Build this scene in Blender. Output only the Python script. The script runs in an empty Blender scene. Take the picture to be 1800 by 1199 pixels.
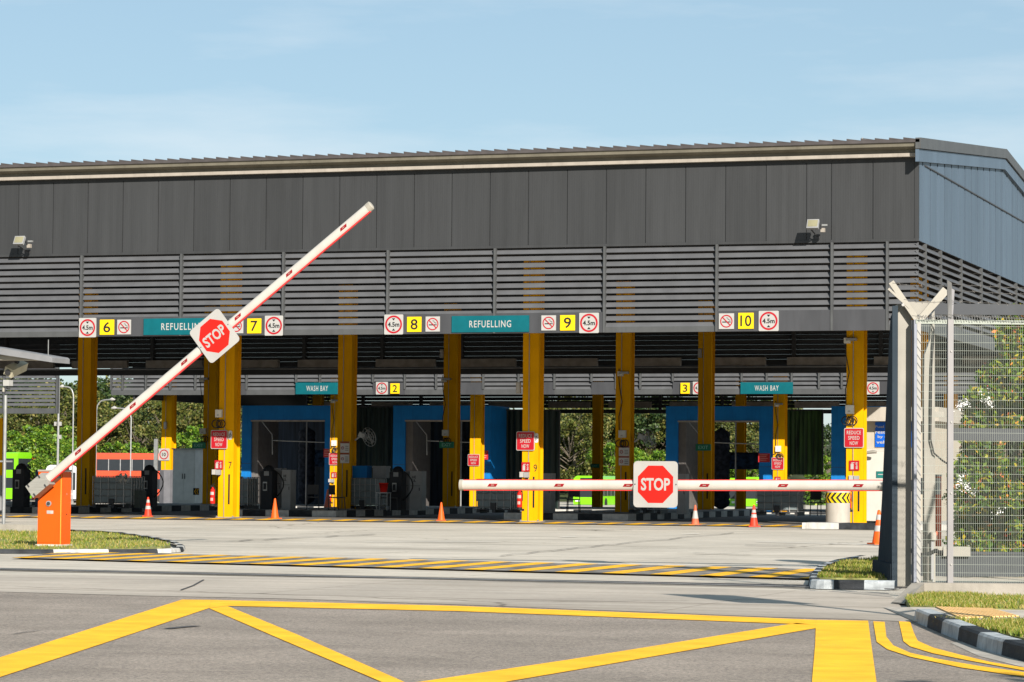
import bpy, bmesh, math, random
from mathutils import Vector, Matrix
random.seed(7)
scene = bpy.context.scene
col = scene.collection

# ------------------------------------------------------------ camera
CH = 1.4
FPX = 5211.8                      # focal length in pixels of the 1800 px wide photograph
YAW, PITCH, ROLL = math.radians(18.2), math.radians(2.6463), math.radians(0.4576)
_f = Vector((-math.sin(YAW)*math.cos(PITCH), math.cos(YAW)*math.cos(PITCH), math.sin(PITCH)))
_r = Vector((math.cos(YAW), math.sin(YAW), 0)); _u = _r.cross(_f)
R_ = _r*math.cos(ROLL) + _u*math.sin(ROLL); U_ = -_r*math.sin(ROLL) + _u*math.cos(ROLL); F_ = _f
cam = bpy.data.cameras.new('camera'); cam_o = bpy.data.objects.new('camera', cam); col.objects.link(cam_o)
m = Matrix.Identity(4)
for i in range(3):
    m[i][0], m[i][1], m[i][2] = R_[i], U_[i], -F_[i]
m[2][3] = CH
cam_o.matrix_world = m
cam.sensor_width = 36; cam.sensor_fit = 'HORIZONTAL'; cam.lens = FPX/1800*36
cam.clip_start = 0.5; cam.clip_end = 6000
scene.camera = cam_o

# ------------------------------------------------------------ light
SUN = Vector((0.74, -1.0, 0.58)).normalized()
world = bpy.data.worlds.new("World"); scene.world = world; world.use_nodes = True
wn = world.node_tree.nodes; wl = world.node_tree.links
bg = wn['Background']; bg.inputs['Strength'].default_value = 0.066
sky = wn.new('ShaderNodeTexSky'); sky.sky_type = 'NISHITA'; sky.sun_disc = False
sky.sun_elevation = math.asin(SUN.z); sky.sun_rotation = math.atan2(SUN.x, SUN.y)
sky.altitude = 0; sky.air_density = 0.85; sky.dust_density = 0.35; sky.ozone_density = 2.2
tc = wn.new('ShaderNodeTexCoord'); mp = wn.new('ShaderNodeMapping'); mp.inputs['Scale'].default_value = (2.6, 2.6, 15)
mp.inputs['Rotation'].default_value = (0, 0.035, 0)
nz = wn.new('ShaderNodeTexNoise'); nz.inputs['Scale'].default_value = 2.6; nz.inputs['Detail'].default_value = 7; nz.inputs['Roughness'].default_value = 0.55
rp = wn.new('ShaderNodeValToRGB'); rp.color_ramp.elements[0].position = 0.50; rp.color_ramp.elements[1].position = 0.78
rp.color_ramp.elements[0].color = (0, 0, 0, 1); rp.color_ramp.elements[1].color = (0.34, 0.34, 0.34, 1)
mx = wn.new('ShaderNodeMixRGB'); mx.inputs[2].default_value = (7.6, 7.8, 7.9, 1)
tn = wn.new('ShaderNodeMixRGB'); tn.blend_type = 'MULTIPLY'; tn.inputs[0].default_value = 1; tn.inputs[2].default_value = (.93, .865, .80, 1)
wl.new(sky.outputs[0], tn.inputs[1])
wl.new(tc.outputs['Generated'], mp.inputs[0]); wl.new(mp.outputs[0], nz.inputs['Vector']); wl.new(nz.outputs[0], rp.inputs[0])
wl.new(rp.outputs[0], mx.inputs[0]); hz_ = wn.new('ShaderNodeMixRGB'); hz_.inputs[0].default_value = .5; hz_.inputs[2].default_value = (3.45, 5.2, 6.35, 1)
wl.new(tn.outputs[0], hz_.inputs[1]); wl.new(hz_.outputs[0], mx.inputs[1]); wl.new(mx.outputs[0], bg.inputs[0])
sl = bpy.data.lights.new('sun', 'SUN'); sl.energy = 5.0; sl.angle = math.radians(0.5); sl.color = (1.0, 0.94, 0.85)
so = bpy.data.objects.new('sun', sl); col.objects.link(so)
so.rotation_euler = SUN.to_track_quat('Z', 'Y').to_euler(); so.location = (20, -20, 30)
scene.view_settings.view_transform = 'Standard'; scene.view_settings.look = 'None'
scene.view_settings.exposure = 0.95; scene.view_settings.gamma = 1.0
scene.cycles.max_bounces = 6; scene.cycles.diffuse_bounces = 3; scene.cycles.glossy_bounces = 3

# ------------------------------------------------------------ pixel -> world (distances chosen from the measured ground plan)
def ray(u, v):
    return R_*(u-900) + U_*(-(v-599.5)) + F_*FPX
def at(u, v, Y):
    d = ray(u, v); return Vector((0, 0, CH)) + d*(Y/d.y)
def gr(u, v, z=0.0):
    d = ray(u, v); return Vector((0, 0, CH)) + d*((z-CH)/d.z)
def fd(u, v, D):
    return Vector((0, 0, CH)) + ray(u, v)*(D/FPX)
def pxm(p):
    return FPX/((Vector(p)-Vector((0, 0, CH))).dot(F_))
def GZ(y):                       # the yard falls gently away behind the first hall
    return 0.0 if y < 118 else -(y-118)*0.0092

# ------------------------------------------------------------ materials
def lin(h):
    h = h.lstrip('#'); o = []
    for i in (0, 2, 4):
        c = int(h[i:i+2], 16)/255; o.append(c/12.92 if c <= .04045 else ((c+.055)/1.055)**2.4)
    return (*o, 1)
MATS = {}
def ribs(M, amt=.09):
    n = M.node_tree.nodes; l = M.node_tree.links; b = n['Principled BSDF']; src = b.inputs['Base Color'].links[0].from_socket
    g_ = n.new('ShaderNodeNewGeometry'); r_ = n.new('ShaderNodeValToRGB'); r_.color_ramp.elements[0].color = (1-amt,)*3+(1,); r_.color_ramp.elements[1].color = (1+amt*.6,)*3+(1,)
    m_ = n.new('ShaderNodeMixRGB'); m_.blend_type = 'MULTIPLY'; m_.inputs[0].default_value = 1; l.new(g_.outputs['Random Per Island'], r_.inputs[0]); l.new(src, m_.inputs[1]); l.new(r_.outputs[0], m_.inputs[2]); l.new(m_.outputs[0], b.inputs['Base Color'])
    t_ = n.new('ShaderNodeTexCoord'); w_ = n.new('ShaderNodeTexWave'); w_.inputs['Scale'].default_value = 4.2; w_.inputs['Distortion'].default_value = 0; w_.bands_direction = 'X'
    nn_ = n.new('ShaderNodeTexNoise'); nn_.inputs['Scale'].default_value = .9; ad_ = n.new('ShaderNodeMath'); ad_.operation = 'MULTIPLY_ADD'; ad_.inputs[1].default_value = 6
    bp_ = n.new('ShaderNodeBump'); bp_.inputs['Strength'].default_value = .07; bp_.inputs['Distance'].default_value = .01
    l.new(t_.outputs['Object'], w_.inputs['Vector']); l.new(t_.outputs['Object'], nn_.inputs['Vector']); l.new(nn_.outputs[0], ad_.inputs[0]); l.new(w_.outputs[0], ad_.inputs[2]); l.new(ad_.outputs[0], bp_.inputs['Height']); l.new(bp_.outputs[0], b.inputs['Normal'])

def mat(name, c, rough=.6, metal=0.0, var=.12, vs=3.0, bump=0.0, bs=60.0, stretch=(1, 1, 1), coat=0.0, c2=None, emit=0, dirt=0.0, spec=.22):
    if name in MATS: return MATS[name]
    M = bpy.data.materials.new(name); M.use_nodes = True
    n = M.node_tree.nodes; l = M.node_tree.links; b = n['Principled BSDF']
    c = lin(c) if isinstance(c, str) else (*c, 1)
    t = n.new('ShaderNodeTexCoord'); mpg = n.new('ShaderNodeMapping'); mpg.inputs['Scale'].default_value = stretch
    ns = n.new('ShaderNodeTexNoise'); ns.inputs['Scale'].default_value = vs; ns.inputs['Detail'].default_value = 6
    l.new(t.outputs['Object'], mpg.inputs[0]); l.new(mpg.outputs[0], ns.inputs['Vector'])
    mixn = n.new('ShaderNodeMixRGB')
    lo = tuple(x*(1-var) for x in c[:3]) + (1,)
    hi = (lin(c2) if isinstance(c2, str) else (*c2, 1)) if c2 else tuple(min(1, x*(1+var)) for x in c[:3]) + (1,)
    mixn.inputs[1].default_value = lo; mixn.inputs[2].default_value = hi
    rr = n.new('ShaderNodeValToRGB'); rr.color_ramp.elements[0].position = .35; rr.color_ramp.elements[1].position = .68
    l.new(ns.outputs[0], rr.inputs[0]); l.new(rr.outputs[0], mixn.inputs[0])
    outc = mixn.outputs[0]
    if dirt:
        m2 = n.new('ShaderNodeMapping'); m2.inputs['Scale'].default_value = (3.5, 3.5, .35)
        n2 = n.new('ShaderNodeTexNoise'); n2.inputs['Scale'].default_value = 2.2; n2.inputs['Detail'].default_value = 8; n2.inputs['Roughness'].default_value = .7
        r2 = n.new('ShaderNodeValToRGB'); r2.color_ramp.elements[0].position = .5; r2.color_ramp.elements[1].position = .75
        mm = n.new('ShaderNodeMixRGB'); mm.blend_type = 'MULTIPLY'; mm.inputs[2].default_value = (1-dirt, 1-dirt*1.05, 1-dirt*1.1, 1)
        l.new(t.outputs['Object'], m2.inputs[0]); l.new(m2.outputs[0], n2.inputs['Vector']); l.new(n2.outputs[0], r2.inputs[0])
        l.new(r2.outputs[0], mm.inputs[0]); l.new(outc, mm.inputs[1]); outc = mm.outputs[0]
    l.new(outc, b.inputs['Base Color'])
    b.inputs['Roughness'].default_value = rough; b.inputs['Metallic'].default_value = metal
    b.inputs['Specular IOR Level'].default_value = spec
    if coat: b.inputs['Coat Weight'].default_value = coat
    if bump:
        nb = n.new('ShaderNodeTexNoise'); nb.inputs['Scale'].default_value = bs; nb.inputs['Detail'].default_value = 5
        bp = n.new('ShaderNodeBump'); bp.inputs['Strength'].default_value = bump; bp.inputs['Distance'].default_value = .02
        l.new(t.outputs['Object'], nb.inputs['Vector']); l.new(nb.outputs[0], bp.inputs['Height']); l.new(bp.outputs[0], b.inputs['Normal'])
    MATS[name] = M
    return M

def leafmat(name, cols, rough=.5):
    M = bpy.data.materials.new(name); M.use_nodes = True
    n = M.node_tree.nodes; l = M.node_tree.links; b = n['Principled BSDF']
    g = n.new('ShaderNodeNewGeometry'); r = n.new('ShaderNodeValToRGB'); r.color_ramp.interpolation = 'LINEAR'
    while len(r.color_ramp.elements) < len(cols): r.color_ramp.elements.new(.5)
    for e, (p, c) in zip(r.color_ramp.elements, cols):
        e.position = p; e.color = (*c, 1)
    l.new(g.outputs['Random Per Island'], r.inputs[0]); l.new(r.outputs[0], b.inputs['Base Color'])
    b.inputs['Roughness'].default_value = rough; b.inputs['Specular IOR Level'].default_value = .35
    tr = n.new('ShaderNodeBsdfTranslucent'); l.new(r.outputs[0], tr.inputs[0])
    ms = n.new('ShaderNodeMixShader'); ms.inputs[0].default_value = .3
    out = n['Material Output']; l.new(b.outputs[0], ms.inputs[1]); l.new(tr.outputs[0], ms.inputs[2]); l.new(ms.outputs[0], out.inputs[0])
    MATS[name] = M
    return M

YEL = mat('yellow_paint', (.60, .29, .001), .7, spec=.06, var=.07, vs=1.2, dirt=.16)
BLK = mat('black_paint', (.012, .012, .013), .6)
WHT = mat('white_paint', (.45, .44, .42), .5, var=.05)
CREAM = mat('cream_metal', (.28, .26, .22), .45, var=.06, dirt=.12)
RED = mat('red_sign', (.30, .004, .011), .5, spec=.25, var=.05)
BRED = mat('bright_red', (.42, .010, .006), .6, spec=.15, var=.05)
TEAL = mat('teal_sign', (.001, .078, .095), .55, spec=.15, var=.08)
SYEL = mat('sign_yellow', (.62, .41, .003), .5, spec=.25, var=.04)
SWHT = mat('sign_white', (.31, .30, .285), .5, var=.04)
SBLU = mat('sign_blue', (.005, .08, .40), .4, var=.05)
CLAD = mat('grey_cladding', (.0325, .0335, .0348), .5, .0, var=.09, vs=1.3, stretch=(3, 3, .12), dirt=.14)
ribs(CLAD)
LOUV = mat('louvre_grey', (.080, .082, .087), .5, .0, var=.1, vs=2)
TRIM = mat('grey_trim', (.062, .064, .065), .5, .0, var=.1, vs=2, dirt=.15)
FASC = mat('grey_fascia', (.045, .046, .050), .5, .0, var=.12, vs=1.1, stretch=(2, 2, .4), dirt=.15)
SIDE = mat('blue_grey_cladding', (.070, .098, .132), .45, .1, var=.08, vs=1.1, stretch=(2, 2, .2), dirt=.12)
ribs(SIDE, .10)
GUTT = mat('beige_soffit', (.13, .118, .09), .55, var=.14, vs=1.4, stretch=(1, 1, 1), dirt=.22)
GUTL = mat('light_gutter', (.27, .24, .205), .5, var=.08, dirt=.2)
ROOF = mat('dark_roof_metal', (.062, .055, .054), .5, .1, var=.15)
DARK = mat('dark_steel', (.045, .045, .047), .55, .2)
CONC = mat('kerb_concrete', (.45, .42, .37), .9, var=.15, vs=4, bump=.3)
PALE = mat('pale_concrete', (.27, .245, .21), .85, var=.12, vs=3, bump=.25, bs=30, dirt=.2)
GALV = mat('galvanised_steel', (.27, .27, .262), .42, .45, var=.12, vs=6)
BEIG = mat('beige_steel', (.235, .22, .19), .5, .05, var=.08, dirt=.12)
SLAT = mat('slate_steel', (.030, .040, .050), .9, .0, spec=.03, var=.1)
GREYP = mat('pump_grey', (.22, .22, .215), .5, var=.08)
ORNG = mat('orange_paint', (.62, .078, .003), .55, var=.05, vs=1.6, dirt=.13)
CORG = mat('cone_orange', (.60, .085, .008), .5, var=.1)
CRED = mat('cone_red', (.52, .035, .014), .5, var=.12)
TANK = mat('tank_plastic', (.15, .18, .185), .4, var=.1)
BLUE = mat('machine_blue', (.006, .14, .40), .6, spec=.15, var=.12, vs=1.1, dirt=.2)
CURT = mat('curtain_green', (.016, .028, .024), .5, var=.45, vs=1.3, stretch=(6, 6, .5))
LIME = mat('lime_bus_paint', (.16, .46, .006), .3, var=.03, coat=.4)
BUSR = mat('red_bus_paint', (.52, .06, .025), .3, var=.03, coat=.4)
BUSP = mat('purple_bus_paint', (.10, .03, .14), .3, var=.03, coat=.4)
GLAS = mat('dark_glass', (.02, .024, .028), .25, var=.05, spec=.25)
RUBB = mat('rubber', (.02, .02, .02), .8)
BARK = mat('bark', (.12, .10, .075), .9, var=.3, vs=4, bump=.5, bs=12)
EXIT = mat('exit_green', (.015, .20, .10), .4)
LAMP = mat('floodlight_glass', (.20, .185, .115), .25)
MDGR = mat('mid_grey', (.22, .22, .22), .6)
BROWN = mat('brown_red', (.25, .06, .03), .6)

# ------------------------------------------------------------ mesh builder
class MB:
    def __init__(s): s.v = []; s.f = []; s.mi = []; s.m = []; s.sm = []
    def _mi(s, M):
        if M not in s.m: s.m.append(M)
        return s.m.index(M)
    def add(s, vs, fs, M, smooth=False):
        o = len(s.v); k = s._mi(M)
        s.v += [tuple(v) for v in vs]
        for f in fs: s.f.append([i+o for i in f]); s.mi.append(k); s.sm.append(smooth)
        return s
    def box(s, x0, x1, y0, y1, z0, z1, M, T=None):
        vs = [Vector((x, y, z)) for x in (x0, x1) for y in (y0, y1) for z in (z0, z1)]
        if T is not None: vs = [T @ v for v in vs]
        return s.add(vs, [(0,1,3,2), (4,6,7,5), (0,4,5,1), (2,3,7,6), (0,2,6,4), (1,5,7,3)], M)
    def bar(s, a, b, w, h, M, up=(0, 0, 1)):
        a = Vector(a); b = Vector(b); d = (b-a).normalized(); up = Vector(up)
        x = d.cross(up)
        if x.length < 1e-4: x = d.cross(Vector((0, 1, 0)))
        x.normalize(); z = x.cross(d)
        vs = [p + x*(w/2*i) + z*(h/2*j) for p in (a, b) for i in (-1, 1) for j in (-1, 1)]
        return s.add(vs, [(0,1,3,2), (4,6,7,5), (0,4,5,1), (2,3,7,6), (0,2,6,4), (1,5,7,3)], M)
    def tube(s, pts, r, M, n=8, caps=True):
        pts = [Vector(p) for p in pts]; rs = r if isinstance(r, (list, tuple)) else [r]*len(pts)
        vs = []; fs = []; prev = None
        for i, p in enumerate(pts):
            d = (pts[min(i+1, len(pts)-1)] - pts[max(i-1, 0)]).normalized()
            a = Vector((0, 0, 1)) if abs(d.z) < .9 else Vector((0, 1, 0))
            x = d.cross(a).normalized() if prev is None else (prev - d*prev.dot(d)).normalized()
            prev = x; y = d.cross(x)
            for k in range(n):
                t = 2*math.pi*k/n; vs.append(p + (x*math.cos(t) + y*math.sin(t))*rs[i])
        for i in range(len(pts)-1):
            for k in range(n):
                a = i*n+k; b = i*n+(k+1) % n
                fs.append((a, b, b+n, a+n))
        s.add(vs, fs, M, n > 6)
        if caps:
            o = len(vs)-n
            s.add(vs[:n], [tuple(range(n-1, -1, -1))], M); s.add(vs[o:], [tuple(range(n))], M)
        return s
    def lathe(s, c, prof, M, n=20, smooth=True):        # prof: (radius, z)
        vs = []; fs = []; c = Vector(c)
        for r, z in prof:
            for k in range(n):
                t = 2*math.pi*k/n; vs.append(c + Vector((r*math.cos(t), r*math.sin(t), z)))
        for i in range(len(prof)-1):
            for k in range(n):
                a = i*n+k; b = i*n+(k+1) % n; fs.append((a, b, b+n, a+n))
        return s.add(vs, fs, M, smooth)
    def prism(s, pts, d, M):                            # polygon (3d points) pushed along d
        pts = [Vector(p) for p in pts]; d = Vector(d); n = len(pts)
        vs = pts + [p+d for p in pts]
        return s.add(vs, [tuple(range(n)), tuple(range(2*n-1, n-1, -1))] + [(i, (i+1) % n, (i+1) % n+n, i+n) for i in range(n)], M)
    def poly(s, pts, M): return s.add(pts, [tuple(range(len(pts)))], M)
    def build(s, name, parent=None, loc=None):
        me = bpy.data.meshes.new(name); me.from_pydata(s.v, [], s.f)
        for M in s.m: me.materials.append(M)
        me.polygons.foreach_set('material_index', s.mi); me.polygons.foreach_set('use_smooth', s.sm)
        me.update()
        bm = bmesh.new(); bm.from_mesh(me)
        if len(bm.faces) < 60000: bmesh.ops.recalc_face_normals(bm, faces=bm.faces)
        bm.to_mesh(me); bm.free()
        o = bpy.data.objects.new(name, me); col.objects.link(o)
        if parent: o.parent = parent
        if loc is not None: o.location = loc
        return o

def tag(o, label=None, cat=None, group=None, kind=None):
    if label: o['label'] = label
    if cat: o['category'] = cat
    if group: o['group'] = group
    if kind: o['kind'] = kind
    return o
def empty(name, label, cat, loc=(0, 0, 0), rz=0, group=None):
    o = bpy.data.objects.new(name, None); col.objects.link(o); o.location = loc; o.rotation_euler = (0, 0, rz)
    return tag(o, label, cat, group)
def kids(o): return [c for c in bpy.data.objects if c.parent == o]
def copy_tree(o, parent=None):
    c = o.copy(); col.objects.link(c); c.parent = parent
    for ch in kids(o): copy_tree(ch, c)
    return c
def struct(o): o['kind'] = 'structure'; return o

_tc = {}
def text_geo(s, bold=0.0, spacing=1.0):
    k = (s, bold, spacing)
    if k in _tc: return _tc[k]
    cu = bpy.data.curves.new('t', 'FONT'); cu.body = s; cu.size = 1; cu.offset = bold; cu.space_character = spacing
    cu.resolution_u = 3; cu.align_x = 'CENTER'; cu.align_y = 'CENTER'; cu.space_line = .95
    o = bpy.data.objects.new('t', cu); col.objects.link(o)
    bpy.context.view_layer.update()
    me = o.evaluated_get(bpy.context.evaluated_depsgraph_get()).to_mesh()
    vs = [v.co.copy() for v in me.vertices]; fs = [tuple(p.vertices) for p in me.polygons]
    o.evaluated_get(bpy.context.evaluated_depsgraph_get()).to_mesh_clear()
    bpy.data.objects.remove(o); bpy.data.curves.remove(cu)
    xs = [v.x for v in vs]; ys = [v.y for v in vs]
    cx, cy = (min(xs)+max(xs))/2, (min(ys)+max(ys))/2
    w, h = max(xs)-min(xs), max(ys)-min(ys)
    vs = [Vector(((v.x-cx)/w, (v.y-cy)/h, 0)) for v in vs]
    _tc[k] = (vs, fs); return _tc[k]
def text(mb, s, cx, cz, w, h, y, M, bold=0.0, rot=0.0, spacing=1.0):   # in the local x-z plane of a sign facing -y
    vs, fs = text_geo(s, bold, spacing); c, si = math.cos(rot), math.sin(rot)
    out = []
    for v in vs:
        a, b = v.x*w, v.y*h
        out.append((cx + a*c - b*si, y, cz + a*si + b*c))
    mb.add(out, fs, M)
def ring(mb, cx, cz, r0, r1, y, M, n=36):
    vs = []
    for k in range(n):
        t = 2*math.pi*k/n
        vs += [(cx+r0*math.cos(t), y, cz+r0*math.sin(t)), (cx+r1*math.cos(t), y, cz+r1*math.sin(t))]
    mb.add(vs, [(2*k, 2*k+1, (2*k+3) % (2*n), (2*k+2) % (2*n)) for k in range(n)], M)
def plate(mb, w, h, t, M, r=0.0, y=0.0, cx=0, cz=0):     # rounded plate, front face at y-t
    if r <= 0: pts = [(-w/2, -h/2), (w/2, -h/2), (w/2, h/2), (-w/2, h/2)]
    else:
        pts = []
        for qx, qz, a0 in ((1, -1, -90), (1, 1, 0), (-1, 1, 90), (-1, -1, 180)):
            for i in range(5):
                a = math.radians(a0 + i*22.5)
                pts.append((qx*(w/2-r)+r*math.cos(a), qz*(h/2-r)+r*math.sin(a)))
    mb.prism([(cx+a, y, cz+b) for a, b in pts], (0, -t, 0), M)

# ------------------------------------------------------------ ground
def groundmat(name, base, kind):
    M = bpy.data.materials.new(name); M.use_nodes = True
    n = M.node_tree.nodes; l = M.node_tree.links; b = n['Principled BSDF']; b.inputs['Roughness'].default_value = .88
    b.inputs['Specular IOR Level'].default_value = .3
    t = n.new('ShaderNodeTexCoord')
    def noise(scale, st=(1, 1, 1), det=6, ro=.6, rot=0):
        mp_ = n.new('ShaderNodeMapping'); mp_.inputs['Scale'].default_value = st; mp_.inputs['Rotation'].default_value = (0, 0, rot)
        x = n.new('ShaderNodeTexNoise'); x.inputs['Scale'].default_value = scale; x.inputs['Detail'].default_value = det; x.inputs['Roughness'].default_value = ro
        l.new(t.outputs['Object'], mp_.inputs[0]); l.new(mp_.outputs[0], x.inputs['Vector']); return x.outputs[0]
    def ramp(v, p0, p1, c0, c1):
        x = n.new('ShaderNodeValToRGB'); x.color_ramp.elements[0].position = p0; x.color_ramp.elements[1].position = p1
        x.color_ramp.elements[0].color = (*c0, 1); x.color_ramp.elements[1].color = (*c1, 1); l.new(v, x.inputs[0]); return x.outputs[0]
    def mul(a, c):
        x = n.new('ShaderNodeMixRGB'); x.blend_type = 'MULTIPLY'; x.inputs[0].default_value = 1; l.new(a, x.inputs[1]); l.new(c, x.inputs[2]); return x.outputs[0]
    lo = tuple(c*.84 for c in base); hi = tuple(min(1, c*1.13) for c in base)
    if kind == 'concrete':
        c = ramp(noise(.35, (1, .8, 1)), .35, .7, lo, hi)
        c = mul(c, ramp(noise(1.1, (.12, 1.6, 1), 5), .30, .62, (.80, .79, .77), (1, 1, 1)))        # traffic wear across the yard
        c = mul(c, ramp(noise(.22, (.25, 1.0, 1), 8, .7), .52, .75, (1, 1, 1), (.64, .63, .61)))
        c = mul(c, ramp(noise(9), .35, .65, (.90, .90, .90), (1.04, 1.04, 1.04)))
        vor = n.new('ShaderNodeTexVoronoi'); vor.feature = 'DISTANCE_TO_EDGE'; vor.inputs['Scale'].default_value = .075
        wob = n.new('ShaderNodeTexNoise'); wob.inputs['Scale'].default_value = .8; wob.inputs['Detail'].default_value = 6
        ad = n.new('ShaderNodeMixRGB'); ad.blend_type = 'ADD'; ad.inputs[0].default_value = 1.6
        l.new(t.outputs['Object'], wob.inputs['Vector']); l.new(t.outputs['Object'], ad.inputs[1]); l.new(wob.outputs['Color'], ad.inputs[2]); l.new(ad.outputs[0], vor.inputs['Vector'])
        c = mul(c, ramp(vor.outputs[0], .0012, .004, (.38, .36, .33), (1, 1, 1)))
        sep = n.new('ShaderNodeSeparateXYZ'); l.new(t.outputs['Object'], sep.inputs[0])
        for ax, per, wd in (('X', 5.6, .006), ('Y', 7.3, .012)):
            d = n.new('ShaderNodeMath'); d.operation = 'DIVIDE'; d.inputs[1].default_value = per; l.new(sep.outputs[ax], d.inputs[0])
            fr = n.new('ShaderNodeMath'); fr.operation = 'FRACT'; l.new(d.outputs[0], fr.inputs[0])
            sb = n.new('ShaderNodeMath'); sb.operation = 'SUBTRACT'; sb.inputs[1].default_value = .5; l.new(fr.outputs[0], sb.inputs[0])
            ab = n.new('ShaderNodeMath'); ab.operation = 'ABSOLUTE'; l.new(sb.outputs[0], ab.inputs[0])
            c = mul(c, ramp(ab.outputs[0], wd*.35, wd*.6, (.50, .48, .45), (1, 1, 1)))
    else:
        c = ramp(noise(.6), .35, .68, lo, hi)
        c = mul(c, ramp(noise(.9, (.5, 1, 1), 8, .7), .5, .8, (1, 1, 1), (.72, .71, .70)))
        c = mul(c, ramp(noise(42, det=2), .32, .66, (.56, .56, .57), (1.28, 1.27, 1.25)))
        c = mul(c, ramp(noise(130, det=2), .30, .62, (.62, .62, .62), (1.2, 1.2, 1.2)))
    l.new(c, b.inputs['Base Color'])
    bp = n.new('ShaderNodeBump'); bp.inputs['Strength'].default_value = .35 if kind == 'concrete' else .8; bp.inputs['Distance'].default_value = .01
    l.new(noise(25 if kind == 'concrete' else 90, det=3), bp.inputs['Height']); l.new(bp.outputs[0], b.inputs['Normal'])
    return M
CONCG = groundmat('yard_concrete', (.52, .465, .39), 'concrete')
APRON = groundmat('apron_concrete', (.43, .375, .315), 'concrete')
ASPH = groundmat('asphalt', (.285, .24, .20), 'asphalt')
def roadyel(name, c, wear):
    M = mat(name, c, .75, var=.13, vs=2.2, bump=.3, bs=90, spec=.15, dirt=.10)
    n = M.node_tree.nodes; l = M.node_tree.links; b = n['Principled BSDF']
    src = b.inputs['Base Color'].links[0].from_socket
    x = n.new('ShaderNodeTexNoise'); x.inputs['Scale'].default_value = 55; x.inputs['Detail'].default_value = 3
    y = n.new('ShaderNodeTexNoise'); y.inputs['Scale'].default_value = 1.1; y.inputs['Detail'].default_value = 6
    t = n.new('ShaderNodeTexCoord'); l.new(t.outputs['Object'], x.inputs['Vector']); l.new(t.outputs['Object'], y.inputs['Vector'])
    mu = n.new('ShaderNodeMath'); mu.operation = 'MULTIPLY'; l.new(x.outputs[0], mu.inputs[0]); l.new(y.outputs[0], mu.inputs[1])
    r = n.new('ShaderNodeValToRGB'); r.color_ramp.elements[0].position = wear; r.color_ramp.elements[1].position = wear+.06
    r.color_ramp.elements[0].color = (0, 0, 0, 1); r.color_ramp.elements[1].color = (.75, .75, .75, 1)
    mm = n.new('ShaderNodeMixRGB'); mm.inputs[2].default_value = (.33, .22, .09, 1)
    l.new(mu.outputs[0], r.inputs[0]); l.new(r.outputs[0], mm.inputs[0]); l.new(src, mm.inputs[1]); l.new(mm.outputs[0], b.inputs['Base Color'])
    return M
RYEL = roadyel('road_yellow', (.88, .45, .022), .352)
HYEL = roadyel('hump_yellow', (.80, .42, .02), .30)

# base ground reaches the horizon
g = MB()
rows = [(-60, 0), (118, 0), (235, GZ(235)), (700, GZ(235)), (3000, GZ(235))]
for (ya, za), (yb, zb) in zip(rows, rows[1:]):
    g.poly([(-2500, ya, za-.02), (2500, ya, za-.02), (2500, yb, zb-.02), (-2500, yb, zb-.02)], CONCG)
tag(struct(g.build('ground')), 'pale concrete yard stretching under and behind the halls')
# asphalt road in front, its edge follows the photograph's kerb line
edge = [gr(-900, 1012), gr(-300, 1027), gr(0, 1039), gr(250, 1046), gr(500, 1051), gr(850, 1063), gr(1200, 1077), gr(1350, 1083), gr(1500, 1087), gr(1610, 1092)]
g = MB()
p0 = [Vector((p.x, p.y, -.012)) for p in edge]
right = [Vector((-5.2, 29.0, -.012)), Vector((-3.0, 24.5, -.012)), Vector((6, 20.5, -.012)), Vector((40, 16, -.012))]
g.poly([tuple(p) for p in p0+right] + [(40, -55, -.012), (-120, -55, -.012), (-120, p0[0].y, -.012)], ASPH)
tag(struct(g.build('road')), 'grey asphalt road with yellow box lines')
# apron strip between the gate track and the asphalt
g = MB()
far = [gr(x, y) for x, y in ((1560, 1040), (1350, 1036), (700, 1016), (0, 1009), (-900, 985))]
g.poly([(p.x, p.y, -.008) for p in edge] + [(p.x, p.y, -.008) for p in far], APRON)
tag(struct(g.build('apron')), 'worn concrete apron between the road and the gate track')
# gate track: steel rails set in concrete
g = MB()
a0, a1 = gr(-700, 986), gr(1575, 1036)
for dy, w, M in ((.0, .05, DARK), (.16, .07, GALV), (.30, .05, DARK), (.42, .04, DARK)):
    g.bar((a0.x, a0.y+dy, .004), (a1.x, a1.y+dy, .004), w, .012, M)
g.box(a0.x, a1.x, 39.02, 39.0+.11, -.006, .004, DARK)
tag(struct(g.build('gate_track')), 'steel rails of the sliding gate set across the entrance')

# stripes: real painted bars
def stripes(name, quad, period, duty, slant, z, M1, M2, label):
    # quad: near-left, near-right, far-right, far-left on the ground
    nl, nr, fr, fl = [Vector((p.x, p.y, z)) for p in quad]
    g = MB(); g.poly([nl, nr, fr, fl], M2)
    L = (nr-nl).length; n = int(L/period)+3
    def P(s, t):
        s = max(0, min(1, s)); return (nl.lerp(nr, s)).lerp(fl.lerp(fr, s), t) + Vector((0, 0, .004))
    for i in range(-4, n):
        s0 = i*period/L; s1 = s0 + period*duty/L; k = slant/L
        segs = 6
        for j in range(segs):
            ta, tb = j/segs, (j+1)/segs
            q = [s0+k*ta, s1+k*ta, s1+k*tb, s0+k*tb]
            if max(q) <= 0 or min(q) >= 1: continue
            g.poly([P(q[0], ta), P(q[1], ta), P(q[2], tb), P(q[3], tb)], M1)
    return tag(struct(g.build(name)), label)
HBLK = mat('hump_black', (.13, .12, .108), .85, var=.55, vs=2.2, bump=.3, c2=(.30, .27, .235))
STAN = mat('worn_paint_ground', (.30, .265, .22), .85, var=.3, vs=2)
stripes('hump_marking', [gr(20, 981), gr(1428, 1018), gr(1436, 1001), gr(120, 970)], .80, .45, .80, .006, HYEL, HBLK, 'yellow and black diagonal stripes across the entrance')
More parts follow.
